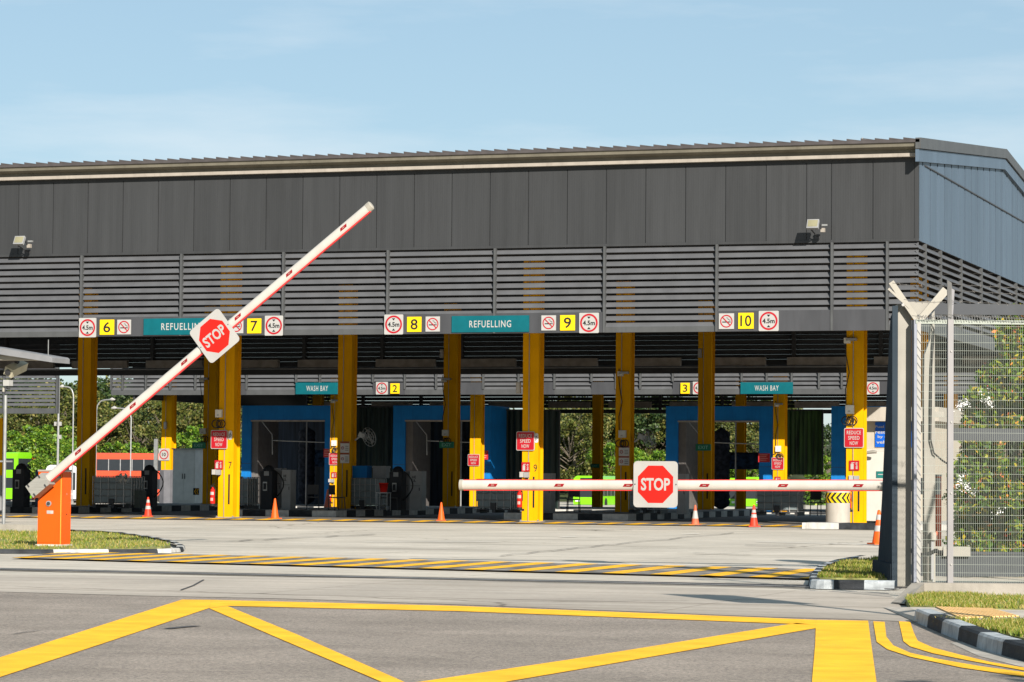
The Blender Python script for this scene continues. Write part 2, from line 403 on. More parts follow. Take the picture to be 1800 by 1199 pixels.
stripes('threshold_marking', [gr(-200, 906.5), gr(1420, 926.5), gr(1420, 923.3), gr(-200, 903.5)], .86, .5, .5, .006, HYEL, HBLK, 'yellow and black stripes along the front of the refuelling hall')
# painted lines on the road
def pg(px): return [Vector((gr(x, y).x, gr(x, y).y, 0.0)) for x, y in px]
g = MB()
for q in ([(-300, 1250), (-300, 1290), (0, 1188.5), (180, 1130), (367, 1068), (372, 1053.5), (320, 1053), (0, 1154)],
          [(372.2, 1053.5), (800, 1064), (1200, 1079), (1434, 1088.5), (1434, 1097), (1200, 1088), (800, 1073), (400, 1064), (367.3, 1068)],
          [(368, 1068.3), (400, 1064.3), (520, 1113), (715, 1199), (900, 1285), (860, 1290), (690, 1205), (500, 1125)],
          [(716, 1200), (1000, 1158), (1400, 1094), (1434, 1097.3), (1434, 1103), (1000, 1178), (716, 1226), (650, 1232)],
          [(1434.3, 1088.5), (1526, 1090), (1530, 1120), (1541, 1199), (1552, 1280), (1420, 1280), (1427, 1199), (1433, 1130)],
          [(1535, 1091), (1555, 1092), (1558, 1118), (1570, 1133), (1600, 1146), (1650, 1157), (1720, 1169), (1800, 1180), (1950, 1196), (1950, 1204), (1800, 1188), (1690, 1172), (1600, 1153), (1560, 1140), (1541, 1127)],
          [(1580, 1091), (1600, 1092), (1606, 1110), (1613, 1125), (1640, 1137), (1690, 1150), (1740, 1162), (1800, 1172), (1950, 1188), (1950, 1193), (1800, 1177), (1700, 1159), (1640, 1147), (1600, 1135), (1588, 1126)]):
    g.poly([(p.x, p.y, -.006) for p in pg(q)], RYEL)
tag(struct(g.build('road_markings')), 'yellow box junction and kerbside lines painted on the asphalt')
# long cracks and lane lines in the yard
g = MB()
def crack(pts, w, M, z=.004):
    P = [gr(x, y) for x, y in pts]
    for a, b in zip(P, P[1:]):
        d = Vector((b.x-a.x, b.y-a.y, 0)).normalized(); n_ = Vector((-d.y, d.x, 0))*w/2
        g.poly([(a-n_).to_tuple()[:2]+(z,), (b-n_).to_tuple()[:2]+(z,), (b+n_).to_tuple()[:2]+(z,), (a+n_).to_tuple()[:2]+(z,)], M)
CRK = mat('crack_dark', (.10, .09, .08), .9, var=.4)
LNW = mat('worn_white_line', (.62, .59, .54), .8, var=.15, vs=2)
def wob(x0, y0, x1, y1, n, amp):
    return [(x0+(x1-x0)*i/n, y0+(y1-y0)*i/n + random.uniform(-amp, amp)) for i in range(n+1)]
crack(wob(880, 977, 1290, 936, 18, 1.0), .05, CRK)
crack(wob(400, 951, 660, 939, 12, .6), .10, CRK)
crack(wob(980, 930, 1080, 932, 5, .3), .22, CRK)
crack(wob(1190, 971, 1330, 974, 6, .4), .05, CRK, .0045)
crack(wob(0, 948, 330, 952, 8, .8), .03, CRK); crack(wob(330, 952, 900, 962, 10, .6), .05, CRK)
crack(wob(1310, 958, 1400, 958.5, 4, .2), .22, CRK); crack(wob(1220, 972, 1320, 975, 4, .2), .10, CRK)
crack(wob(330, 951, 480, 952, 5, .3), .07, CRK)
for a, b, c, d in ((200, 922, 240, 921.5), (300, 927, 340, 926.5), (420, 934, 460, 934), (640, 953, 880, 952), (985, 944, 1015, 943), (1035, 943, 1060, 943), (1090, 941, 1110, 941), (1200, 939, 1230, 938), (1330, 952, 1520, 957)):
    crack([(a, b), (c, d)], .14, LNW)
tag(struct(g.build('yard_lines')), 'worn white lines and cracks in the concrete yard')
# tyre scuffs on the apron and road
g = MB()
SCF = mat('tyre_rubber_mark', (.075, .07, .068), .8, var=.2)
crack([(293, 1104), (320, 1101), (347, 1099)], .10, SCF, -.0045)
crack([(25, 1113), (45, 1110), (70, 1107)], .02, SCF, -.0045); crack([(318, 1037), (340, 1029), (358, 1019)], .03, SCF, .002)
g2 = g.build('tyre_marks'); tag(struct(g2), 'dark tyre scuffs on the road and apron')

# ---- grass as blades
GRASS = leafmat('grass_blades', [(0, (.09, .15, .012)), (.45, (.18, .22, .02)), (.7, (.30, .25, .05)), (1, (.45, .34, .13))])
GSOIL = mat('grass_soil', (.20, .20, .07), .95, var=.4, vs=5)
def inside(x, y, P):
    c = False; j = len(P)-1
    for i in range(len(P)):
        if (P[i][1] > y) != (P[j][1] > y) and x < (P[j][0]-P[i][0])*(y-P[i][1])/(P[j][1]-P[i][1])+P[i][0]: c = not c
        j = i
    return c
def grass(name, poly, z, n, h, label):
    P = [(p.x, p.y) for p in poly]; g = MB()
    g.prism([(x, y, z) for x, y in P], (0, 0, -z+.004), GSOIL)
    xs = [p[0] for p in P]; ys = [p[1] for p in P]; k = 0
    from mathutils import noise as mn
    while k < n:
        x = random.uniform(min(xs), max(xs)); y = random.uniform(min(ys), max(ys))
        if not inside(x, y, P): continue
        k += 1
        q = mn.noise(Vector((x*.9, y*.5, 0)))
        if mn.noise(Vector((x*2.3, y*1.1, 5))) < -.12 and random.random() < .75: continue
        hh = h*random.uniform(.5, 1.25)*(1+.5*q); a = random.uniform(0, 6.28); w = random.uniform(.006, .014)*(h/.06)
        dx, dy = math.cos(a)*w, math.sin(a)*w; lx, ly = random.uniform(-.6, .6)*hh, random.uniform(-.6, .6)*hh
        g.add([(x-dx, y-dy, z), (x+dx, y+dy, z), (x+lx, y+ly, z+hh)], [(0, 1, 2)], GRASS)
    return tag(g.build(name), label, 'grass', kind='stuff')
def arc(u0, v0, pts): return [(u0+a, v0+b) for a, b in pts]
def kerb_run(name, line, label, w=.15, h=.13, seg=.9, z0=-.01, white=WHT, black=BLK, lo=None, start=0):
    # line: Vectors of the outer (road) edge; inner side lies to the left of the walking direction
    g = MB(); k = start
    # resample
    pts = [Vector((p.x, p.y, 0)) for p in line]; out = [pts[0]]; acc = 0
    D = [0]
    for a, b in zip(pts, pts[1:]): D.append(D[-1]+(b-a).length)
    def at_len(s):
        for i in range(len(D)-1):
            if s <= D[i+1] or i == len(D)-2:
                return pts[i].lerp(pts[i+1], (s-D[i])/max(1e-6, D[i+1]-D[i]))
    n = max(1, round(D[-1]/seg)); sub = 3
    S = [at_len(D[-1]*i/(n*sub)) for i in range(n*sub+1)]
    N = []
    for i in range(len(S)):
        d = (S[min(i+1, len(S)-1)]-S[max(i-1, 0)]).normalized(); N.append(Vector((-d.y, d.x, 0)))
    for i in range(len(S)-1):
        M = white if ((i//sub)+start) % 2 == 0 else black
        a, b = S[i], S[i+1]; na, nb = N[i], N[i+1]; zt = z0+h
        q = [(a, 0, z0), (b, 0, z0), (b, .015, zt-.02), (a, .015, zt-.02), (b, .035, zt), (a, .035, zt), (b, w, zt), (a, w, zt)]
        vs = []
        for p, off, zz in q:
            nn = na if p is a else nb
            vs.append((p.x+nn.x*off, p.y+nn.y*off, zz))
        g.add(vs, [(0, 1, 2, 3), (3, 2, 4, 5), (5, 4, 6, 7)], M)
        if i % sub == 0:
            pass
    return tag(struct(g.build(name)), label)
KWHT = mat('kerb_white', (.42, .405, .375), .75, var=.16, vs=5, bump=.3, dirt=.35)
KBLK = mat('kerb_black', (.022, .024, .027), .75, var=.4, vs=5, bump=.3)
KBLU = mat('kerb_grey_white', (.34, .36, .37), .8, var=.25, vs=6, bump=.3, dirt=.3)  # greyish kerb paint, darkened further to hold the shade on the island kerb

# left island: kerb goes round its right end
li = [(-500, 975), (-200, 974), (0, 972), (60, 972.5), (130, 972), (230, 972), (300, 971), (322, 969), (326, 964), (310, 956), (270, 948), (215, 940), (150, 936), (60, 934), (-200, 932), (-500, 930)]
kerb_run('kerb', [gr(x, y) for x, y in li], 'black and white kerb round the left grass island', seg=1.0, h=.075, white=KWHT, black=KBLK)
gp = [gr(x, y, .06) for x, y in [(-480, 967), (0, 965.3), (130, 965), (230, 964), (290, 961), (300, 958), (285, 952), (255, 946), (210, 939), (150, 935), (60, 933), (-480, 931)]]
grass('grass', gp, .055, 26000, .055, 'short mown grass on the island under the orange barrier cabinet')
# right island by the gate
ri = [(1420, 1030), (1424, 1034), (1440, 1034), (1500, 1034.5), (1556, 1035)]
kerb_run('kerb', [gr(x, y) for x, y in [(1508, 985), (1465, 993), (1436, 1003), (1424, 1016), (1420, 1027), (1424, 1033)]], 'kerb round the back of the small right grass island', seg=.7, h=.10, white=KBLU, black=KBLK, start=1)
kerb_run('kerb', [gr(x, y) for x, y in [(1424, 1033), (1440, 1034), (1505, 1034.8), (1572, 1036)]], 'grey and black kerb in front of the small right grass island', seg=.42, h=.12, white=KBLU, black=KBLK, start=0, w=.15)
gp = [gr(x, y, .1) for x, y in [(1436, 1014), (1470, 1015), (1560, 1016), (1570, 1000), (1560, 981), (1510, 985), (1470, 993), (1445, 1003)]]
grass('grass', gp, .095, 9000, .06, 'short dry grass on the island in front of the gate post')
# right verge and footpath
FOOT = groundmat('footpath_concrete', (.52, .46, .39), 'concrete')
fp = [gr(x, y, .06) for x, y in [(1600, 1066.5), (1800, 1068), (2100, 1068), (2100, 1094), (1800, 1092), (1650, 1091), (1634, 1090)]]
g = MB(); g.prism([(p.x, p.y, .055) for p in fp], (0, 0, -.06), FOOT)
fa, fb = gr(1552, 1067, 0), gr(1607, 1092, 0)
g.poly([(fa.x, fa.y, -.002), (fb.x, fb.y, -.002), (fp[6].x, fp[6].y, .055), (fp[0].x, fp[0].y, .055)], FOOT)
tag(struct(g.build('footpath')), 'narrow concrete footpath along the fence')
g = MB()
TACT = mat('tactile_yellow', (.72, .46, .19), .7, var=.12, vs=4)
q = [gr(x, y, .06) for x, y in [(1640, 1086), (1765, 1088.5), (1790, 1071), (1655, 1067)]]
tl = [gr(x, y, .062) for x, y in [(1645, 1067), (1740, 1069), (1792, 1083), (1688, 1086.5)]]
g.poly([(p.x, p.y, .059) for p in tl], TACT)
for i in range(15):
    a = tl[0].lerp(tl[1], (i+.4)/15); b = tl[3].lerp(tl[2], (i+.4)/15)
    g.bar((a.x, a.y, .064), (b.x, b.y, .064), .028, .012, TACT)
tag(struct(g.build('tactile_paving')), 'yellow ribbed tactile paving on the footpath')
gp = [gr(x, y, .08) for x, y in [(1600, 1062), (1700, 1066.5), (1800, 1068), (2100, 1069), (2100, 1045), (1800, 1045), (1600, 1040), (1592, 1050)]]
grass('grass', gp, .065, 24000, .038, 'strip of grass between the fence footing and the footpath')
gp = [gr(x, y, .08) for x, y in [(1640, 1090), (1700, 1090), (1800, 1091), (2100, 1092), (2100, 1150), (1800, 1121), (1720, 1103), (1668, 1094)]]
grass('grass', gp, .075, 26000, .05, 'strip of brighter grass between the footpath and the kerb')
kl = [(2150, 1222), (1960, 1192), (1800, 1161), (1735, 1143), (1690, 1126), (1655, 1112), (1625, 1099), (1606, 1091)]
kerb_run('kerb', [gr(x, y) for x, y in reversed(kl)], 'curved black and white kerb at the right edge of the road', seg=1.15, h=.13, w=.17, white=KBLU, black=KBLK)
g = MB()
GUT = mat('gutter_concrete', (.34, .31, .27), .9, var=.25, vs=3, bump=.3)
a = [gr(x, y) for x, y in [(1690, 1126), (1735, 1143), (1800, 1161), (1960, 1192), (1960, 1206), (1800, 1171), (1720, 1151), (1670, 1128)]]
g.poly([(p.x, p.y, -.009) for p in a], GUT)
tag(struct(g.build('gutter')), 'dirty concrete gutter beside the curved kerb')
gmb = MB(); q = [gr(x, y, .12) for x, y in [(1800, 1091), (2300, 1100), (2300, 1230), (1960, 1170), (1800, 1124)]]

# ------------------------------------------------------------ the refuelling hall
FY, CX = 86.0, -15.76
XL = -66.0
ZB, ZS, ZC, ZT = 5.82, 6.44, 8.45, 10.90
hall = empty('refuelling_hall', 'large grey refuelling hall with louvred bands, dark panels and yellow columns', 'hall', (CX-20, FY+16, 0))
def W(mb, name, parent=None):
    # world coordinates -> parent local (parents of this kind are not rotated)
    o = mb.build(name, parent)
    if parent:
        off = Vector((0, 0, 0)); p = parent
        while p: off += p.location; p = p.parent
        o.location = -off
    return o
# cladding panels: each sheet with its seam
g = MB()
x = CX-.12; w = 1.24; i = 0
seq = []
while x > XL:
    ww = {2: .75, 3: 1.23}.get(i, w) if i < 4 else w
    seq.append((x-ww, x)); x -= ww; i += 1
for a, b in seq:
    g.box(a+.012, b-.012, FY, FY+.06, ZC+.06, ZT-.10, CLAD)
g.box(XL, CX, FY+.03, FY+.09, ZC, ZT, DARK)
g.box(XL, CX-.0, FY-.015, FY+.03, ZC-.02, ZC+.06, CLAD); g.box(XL, CX, FY-.015, FY+.03, ZT-.10, ZT, CLAD); g.box(CX-.12, CX, FY-.012, FY+.05, ZC+.06, ZT-.10, CLAD)
W(g, 'cladding', hall)
# louvre bays, front
pitch = .2065
def blade(mb, x0, x1, y, z, M, dep=.12, rise=.145, t=.012):
    vs = [(x0, y, z), (x1, y, z), (x1, y+dep, z+rise), (x0, y+dep, z+rise),
          (x0, y+t*.6, z-t), (x1, y+t*.6, z-t), (x1, y+dep+t*.6, z+rise-t), (x0, y+dep+t*.6, z+rise-t)]
    mb.add(vs, [(0,1,2,3), (7,6,5,4), (0,4,5,1), (3,2,6,7), (0,3,7,4), (1,5,6,2)], M)
mull = [CX-.92] + [-18.33 - 3.5*i for i in range(0, 14)]
signspans = [(-43.0, -35.6, 1), (-32.55, -25.2, 1), (-21.95, -16.6, 1), (-53.5, -46.4, 1)]
edges_ = [CX+.02] + mull
for a, b in zip(edges_, edges_[1:]):
    g = MB(); sgn = any(s0 <= (a+b)/2 <= s1 for s0, s1, _ in signspans)
    z = ZB+.16 + (2*pitch if sgn else 0)
    while z < ZC-.16:
        blade(g, b+.035, a-.035, FY-.02, z, LOUV); z += pitch
    if sgn: g.box(b, a, FY-.06, FY, ZB, ZS-.003, FASC)
    else:
        g.box(b, a, FY-.03, FY+.05, ZB, ZB+.17, TRIM)
    W(g, 'louvre_panel', hall)
for x in mull:
    g = MB(); g.box(x-.035, x+.035, FY-.085, FY+.10, ZB, ZC-.02, TRIM); W(g, 'mullion', hall)
# right side wall: cladding with seams up to the gable, louvres below, receding along +Y
YP, YR = 101.8, 117.6
def ztop(y): return ZT+.10 + (1.28)*(1-abs(y-YP)/(YP-FY))
g = MB(); y = FY+.02; k = 0
while y < YR:
    y2 = min(y+ (.62 if k == 0 else 1.24), YR)
    ys = [y, YP, y2] if y < YP < y2 else [y, y2]
    for a, b in zip(ys, ys[1:]):
        g.prism([(CX, a+.08, ZC), (CX, b-.08, ZC), (CX, b-.08, ztop(b)), (CX, a+.08, ztop(a))], (-.05, 0, 0), SIDE)
        g.prism([(CX-.03, a, ZC), (CX-.03, b, ZC), (CX-.03, b, ztop(b)), (CX-.03, a, ztop(a))], (-.05, 0, 0), BLK)
    y = y2; k += 1
g.bar((CX+.02, FY+.9, ZT-.16), (CX+.02, YR-.5, ZT-.16), .03, .035, DARK)
W(g, 'side_cladding', hall)
ymul = [FY+1.12, FY+3.73, FY+7.44, FY+11.4, FY+15.2, FY+19, FY+22.8, FY+26.6, YR]
for a, b in zip([FY-.02]+ymul, ymul):
    g = MB(); z = ZC-.02-pitch
    while z > ZB+.36-.16:
        vs = [(CX+.02, a+.03, z), (CX+.02, b-.03, z), (CX-.10, b-.03, z+.145), (CX-.10, a+.03, z+.145)]
        g.prism(vs, (-.008, 0, -.012), LOUV); z -= pitch
    g.box(CX-.03, CX+.03, a, b, ZB, ZB+.36, TRIM)
    W(g, 'louvre_panel', hall)
    g = MB(); g.box(CX-.09, CX+.035, b-.03, b+.03, ZB+.361, ZC-.02, TRIM); W(g, 'mullion', hall)
# rear and left walls
g = MB()
g.box(XL, CX-.1, YR, YR+.08, 7.9, ZT, CLAD)
W(g, 'rear_cladding', hall)
xs = [CX-.2 - 3.56*i for i in range(0, 15)]
for a, b in zip(xs, xs[1:]):
    g = MB(); z = 7.72
    while z > 6.0:
        vs = [(b+.05, YR+.12, z), (a-.05, YR+.12, z), (a-.05, YR, z+.181), (b+.05, YR, z+.181)]
        g.prism(vs, (0, 0, -.012), DARK); z -= .2
    g.box(b-.07, b+.07, YR-.1, YR+.14, 6.04, 7.9, DARK)
    W(g, 'rear_louvre', hall)
g = MB()
g.box(XL, CX, YR-.25, YR+.05, 5.74, 6.02, DARK)
g.bar((XL, YR-.33, 5.98), (CX, YR-.33, 5.98), .05, .05, MDGR)
BEAMB = mat('beige_beam', (.27, .24, .21), .7, var=.2)
x = CX-1.0
while x > XL:
    g.box(x-3.0, x-.35, YR-.18, YR+.03, 6.05, 6.38, BEAMB); x -= 3.56
W(g, 'rear_beam', hall)
# roof with standing seams, eaves, soffit, gutter
g = MB()
RO = .55
def zroof(y): return 11.42 + 1.38*(1-abs(y-YP)/(YP-FY))
yf, yb = FY-RO, YR+RO
for ya, yb_ in ((yf, YP), (YP, yb)):
    za, zb = zroof(ya), zroof(yb_)
    g.prism([(XL, ya, za), (CX+.12, ya, za), (CX+.12, yb_, zb), (XL, yb_, zb)], (0, 0, -.09), ROOF)
x = CX+.05
while x > XL:
    if 0: g.prism([(x, yf, zroof(yf)+.003), (x, yf+1.6, zroof(yf+1.6)+.003), (x, yf+1.6, zroof(yf+1.6)+.085), (x, yf+.03, zroof(yf)+.075)], (-.03, 0, 0), ROOF)
    g.prism([(x, yf, zroof(yf)+.003), (x-.41, yf, zroof(yf)+.003), (x-.41, yf, zroof(yf)+.062)], (0, .25, 0), ROOF)
    x -= .42
W(g, 'roof', hall)
g = MB()
g.prism([(XL, yf+.05, 11.28), (XL, yf+.08, 11.17), (XL, FY-.16, 11.10), (XL, FY-.16, 10.97), (XL, FY, 10.97), (XL, FY, 11.28)], (CX-XL, 0, 0), GUTT)
g.box(XL, CX+.02, FY-.24, FY-.02, ZT, 11.00, GUTL)
W(g, 'gutter', hall)
g = MB()   # verge flashing on the gable side: two steps
for (o, z0, z1) in ((.16, -.02, -.34), (.10, -.36, -.72)):
    for ya, yb_ in ((yf, YP), (YP, yb)):
        za, zb = zroof(ya)+.06, zroof(yb_)+.06
        g.prism([(CX+.0, ya, za+z0), (CX+.0, yb_, zb+z0), (CX+.0, yb_, zb+z1), (CX+.0, ya, za+z1)], (o, 0, 0), TRIM if o > .12 else SIDE)
W(g, 'verge_flashing', hall)
g = MB()
g.box(XL, XL+.1, FY, YR, ZB, ZT, CLAD)
for yy in (91.6, 102.2, 113.9):
    g.box(XL, CX-.2, yy+.1, yy+.4, 8.6, 9.1, DARK)
W(g, 'roof_beam', hall)
# yellow columns on a regular grid
colx = [-61.4, -50.75, -40.1, -29.4, -18.75]
COLS = []
def column(parent, x, y, z0, z1, w=.54, d=.56, slot=True):
    g = MB(); t = .035
    # fabricated H column: two flanges front/back, recessed webs on the sides
    g.box(x-w/2, x+w/2, y, y+t, z0, z1, YEL); g.box(x-w/2, x+w/2, y+d-t, y+d, z0, z1, YEL)
    g.box(x-w*.34, x+w*.34, y+t, y+d-t, z0, z1, YEL)
    c = W(g, 'column', parent)
    g = MB(); g.box(x-w/2-.06, x+w/2+.06, y-.06, y+d+.06, z0, z0+.02, MDGR)
    for q in (-1, 1): g.box(x+q*(w/2+.02)-.02, x+q*(w/2+.02)+.02, y-.05, y-.01, z0+.02, z0+.06, GALV)
    W(g, 'base_plate', c)
    if slot:
        s = MB(); s.box(x+.10, x+.155, y-.012, y-.002, z0+.45, z0+1.45, BLK); W(s, 'slot', c)
        s = MB(); s.tube([(x-.05, y-.02, z0), (x-.05, y-.02, z1)], .013, GALV, 6); W(s, 'conduit', c)
    return c
for yy, zz in ((91.4, 0), (102.2, .2), (113.9, .2)):
    for x in colx:
        if x == -61.4 and yy < 100: continue
        if yy == 113.9 and abs(x+18.75) < .1: continue
        column(hall, x, yy, zz, 8.5)
for x in (-29.4+.0,):
    pass

# ------------------------------------------------------------ the wash hall behind
WX0, WX1, WY, WB = -66.0, -12.0, 138.4, 5.50
wash = empty('wash_hall', 'grey wash bay hall with yellow columns seen through the refuelling hall', 'hall', (-40, 150, GZ(150)))
wpx = [196, 216, 257, 300, 344, 394, 434, 521, 563, 598, 656, 712, 767, 809, 850, 912, 947, 975, 1040, 1083, 1126, 1183, 1240, 1304, 1348, 1392, 1440, 1480, 1523, 1568, 1640, 1720]
wplain = {394, 521, 563, 656, 809, 947, 1040, 1183, 1304, 1348, 1523}
for ua, ub in zip(wpx, wpx[1:]):
    a, b = at(ua, 680, WY).x, at(ub, 680, WY).x
    plain = ua in wplain
    g = MB(); z = WB+.25 + (2*pitch if plain else 0)
    while z < 6.8:
        blade(g, a+.03, b-.03, WY-.02, z, LOUV); z += pitch
    if plain: g.box(a, b, WY-.05, WY, WB, 6.10, FASC)
    else: g.box(a, b, WY-.04, WY+.05, WB, WB+.26, TRIM)
    W(g, 'louvre_panel', wash)
    g = MB(); g.box(a-.04, a+.04, WY-.10, WY+.10, (6.11 if plain else WB+.261), 6.89, TRIM); W(g, 'mullion', wash)
WR = 162.0
g = MB(); g.box(WX0-.3, WX1, WY-.4, WR+.4, 7.0, 7.12, ROOF); g.box(WX0, WX1, WY, WY+.1, 6.9, 7.0, CLAD); W(g, 'roof', wash)
xs = [WX0 + 3.6*i for i in range(16)]
for a, b in zip(xs, xs[1:]):
    g = MB(); z = 5.45
    while z < 6.5:
        g.prism([(a+.05, WR+.12, z), (b-.05, WR+.12, z), (b-.05, WR, z+.182), (a+.05, WR, z+.182)], (0, 0, -.012), DARK); z += .21
    g.box(a-.08, a+.08, WR-.1, WR+.14, 5.3, 6.99, DARK)
    g.box(a+.6, b-.5, WR-.2, WR-.02, 5.42, 5.78, BEAMB)
    W(g, 'rear_louvre', wash)
g = MB(); g.box(WX0, WX1, WR+.15, WR+.25, 6.5, 6.99, DARK); g.box(WX0, WX1, WR-.2, WR+.1, 5.12, 5.34, DARK); g.box(WX0, WX0+.1, WY+.12, WR-.25, 5.3, 6.99, CLAD); W(g, 'rear_beam', wash)
wcols = [-65.7, -56.2, -48.6, -41.2, -32.9, -24.5]
for x in wcols:
    if x == -41.2: continue
    column(wash, x, 142, GZ(142), 6.98, w=.57, d=.6)
column(wash, at(1048, 850, 158).x, 158, GZ(158), 6.98, w=.5, d=.5, slot=False)
for px in (555, 1300): column(wash, at(px, 850, 159).x, 159, GZ(159), 6.98, w=.5, d=.5, slot=False)

# louvred block at the far left
lb = empty('louvred_block', 'grey louvred canopy block left of the wash hall', 'building', (-72, 140, 0))
x1 = at(101, 700, 140).x; x0 = x1-14; zb, zt = at(60, 727, 140).z, 8.6
wms = [x1-3.1*i for i in range(5)]
for a, b in zip(wms, wms[1:]):
    g = MB(); z = zt-.3
    while z > zb+.3: blade(g, b+.03, a-.03, 140-.02, z, LOUV); z -= pitch
    g.box(b, a, 139.96, 140.05, zb, zb+.28, TRIM); W(g, 'louvre_panel', lb)
    g = MB(); g.box(a-.05, a+.05, 139.9, 140.1, zb, zt, TRIM); W(g, 'mullion', lb)
g = MB(); g.box(x0, x1+.2, 139.7, 146, zt, zt+.2, ROOF); W(g, 'roof', lb)
for q in (x0+1, x0+7): column(lb, q, 143, GZ(143), zt, .5, .5, slot=False)

# ------------------------------------------------------------ island kerbs under the halls
isl = []
FLR = mat('island_concrete', (.30, .29, .27), .85, var=.2)
for i, (xa, xb, ya, yb_) in enumerate(((-53.6, -49.2, 96.8, 117), (-42.6, -38.2, 96.6, 117), (-32.0, -27.6, 96.6, 117), (-20.1, -17.3, 98.4, 117), (-64, -60, 97, 117))):
    g = MB(); z = .21
    g.box(xa+.16, xb-.16, ya+.16, yb_-.16, -.01, z-.004, FLR)
    def blocks(p, q, n, horiz):
        for k in range(n):
            M = KWHT if k % 2 == 0 else KBLK
            a = p+(q-p)*k/n; b = p+(q-p)*(k+1)/n
            if horiz: g.box(a, b, ya, ya+.16, -.01, z, M); g.box(a, b, yb_-.16, yb_, -.01, z, M)
            else: g.box(xa, xa+.16, a, b, -.01, z, M); g.box(xb-.16, xb, a, b, -.01, z, M)
    blocks(xa, xb, 5, True); blocks(ya+.16, yb_-.16, 22, False)
    o = g.build('kerbed_island'); struct(o)
    o['label'] = 'raised concrete pump island with black and white kerb'
for (xa, xb, ya, yb_) in ((-67, -46, 141, 160), (-45, -40.2, 141, 160), (-38.6, -20, 141, 160)):
    g = MB(); z = .2
    zz = GZ(150); g.box(xa, xb, ya+.2, yb_, zz-.1, zz+.12, FLR); n = int((xb-xa)/.9)
    for k in range(n):
        a = xa+(xb-xa)*k/n; b = xa+(xb-xa)*(k+1)/n; g.box(a, b, ya, ya+.19, zz-.1, zz+.16, KWHT if k % 2 else KBLK)
    o = g.build('kerbed_island'); struct(o); o['label'] = 'raised floor of the wash bays behind the pump islands'
g = MB(); g.poly([(XL, 92.5, -.012), (CX-1.5, 92.5, -.012), (CX-1.5, 118, -.012), (XL, 118, -.012)], mat('shade_toned_floor', (.14, .13, .12), .7, var=.3, vs=.8))  # floor sheet coloured dark to stand for shade under the hall roof
tag(struct(g.build('hall_floor')), 'concrete floor inside the refuelling hall, coloured dark for the shade there')
# white / black kerb stones in front of the small white building
g = MB()
a = gr(1410, 929); b = gr(1472, 930); c = gr(1540, 931)
g.box(a.x, b.x, a.y, a.y+1.3, -.01, .17, KWHT); g.box(b.x+.002, c.x, a.y, a.y+1.3, -.01, .17, KBLK)
g.box(c.x+.002, c.x+3.4, a.y, a.y+8, -.01, .165, KWHT)
tag(struct(g.build('kerb')), 'low white and black kerb in front of the rightmost sunlit column')

# ------------------------------------------------------------ signs (each a thing: board with lettering parts)
def span(u0, v0, u1, v1, Y):
    a = at(u0, (v0+v1)/2, Y); b = at(u1, (v0+v1)/2, Y); t = at((u0+u1)/2, v0, Y); c = at((u0+u1)/2, v1, Y)
    return (a.x+b.x)/2, (t.z+c.z)/2, b.x-a.x, t.z-c.z
def sign_root(name, label, cat, group, u0, v0, u1, v1, Y):
    x, z, w, h = span(u0, v0, u1, v1, Y)
    return empty(name, label, cat, (x, Y, z), 0, group), w, h
def height_sign(label, u0, v0, u1, v1, Y):
    r, w, h = sign_root('height_limit_sign', label, 'height sign', 'round 4.5m height limit signs', u0, v0, u1, v1, Y)
    g = MB(); plate(g, w, h, .03, SWHT, .05*w); g.build('board', r)
    g = MB(); ring(g, 0, 0, .36*w, .45*w, -.034, RED); g.build('red_ring', r)
    g = MB(); text(g, '4.5m', 0, 0, .62*w, .24*h, -.036, BLK, .028)
    for s in (1, -1):
        g.add([(-.09*w, -.036, s*.31*h), (.09*w, -.036, s*.31*h), (0, -.036, s*.20*h)], [(0, 1, 2)], BLK)
    g.build('lettering', r); return r
def number_sign(n, label, u0, v0, u1, v1, Y):
    r, w, h = sign_root('bay_number_sign', label, 'number sign', 'yellow bay number signs', u0, v0, u1, v1, Y)
    g = MB(); plate(g, w, h, .025, SYEL); g.build('board', r)
    g = MB(); text(g, n, 0, 0, (.50 if len(n) == 1 else .72)*w*(.55 if n == '1' else 1), .70*h, -.03, BLK, .012); g.build('lettering', r); return r
def smoke_sign(label, u0, v0, u1, v1, Y):
    r, w, h = sign_root('no_smoking_sign', label, 'no smoking sign', 'no smoking signs on the fascia', u0, v0, u1, v1, Y)
    g = MB(); plate(g, w, h, .025, SWHT); g.build('board', r)
    g = MB()
    g.box(-.27*w, .20*w, -.028, -.026, -.09*h, -.02*h, BLK); g.box(.22*w, .28*w, -.028, -.026, -.09*h, -.02*h, BLK)
    g.tube([(.22*w, -.028, 0), (.25*w, -.028, .08*h), (.12*w, -.028, .10*h), (.10*w, -.028, .20*h), (.0, -.028, .22*h)], .018*w, BLK, 5)
    g.build('cigarette', r)
    g = MB(); ring(g, 0, 0, .34*w, .41*w, -.032, RED)
    g.bar((-.27*w, -.034, .27*h), (.27*w, -.034, -.27*h), .004, .06*w, RED, up=(.7, 0, .7)); g.build('red_ring', r); return r
def word_sign(s, label, u0, v0, u1, v1, Y, tw=.55, th=.42):
    r, w, h = sign_root('bay_name_sign', label, 'bay sign', 'teal bay name signs', u0, v0, u1, v1, Y)
    g = MB(); plate(g, w, h, .03, TEAL); g.build('board', r)
    g = MB(); text(g, s, 0, 0, tw*w, th*h, -.034, SWHT, .010, spacing=1.18); g.build('lettering', r); return r
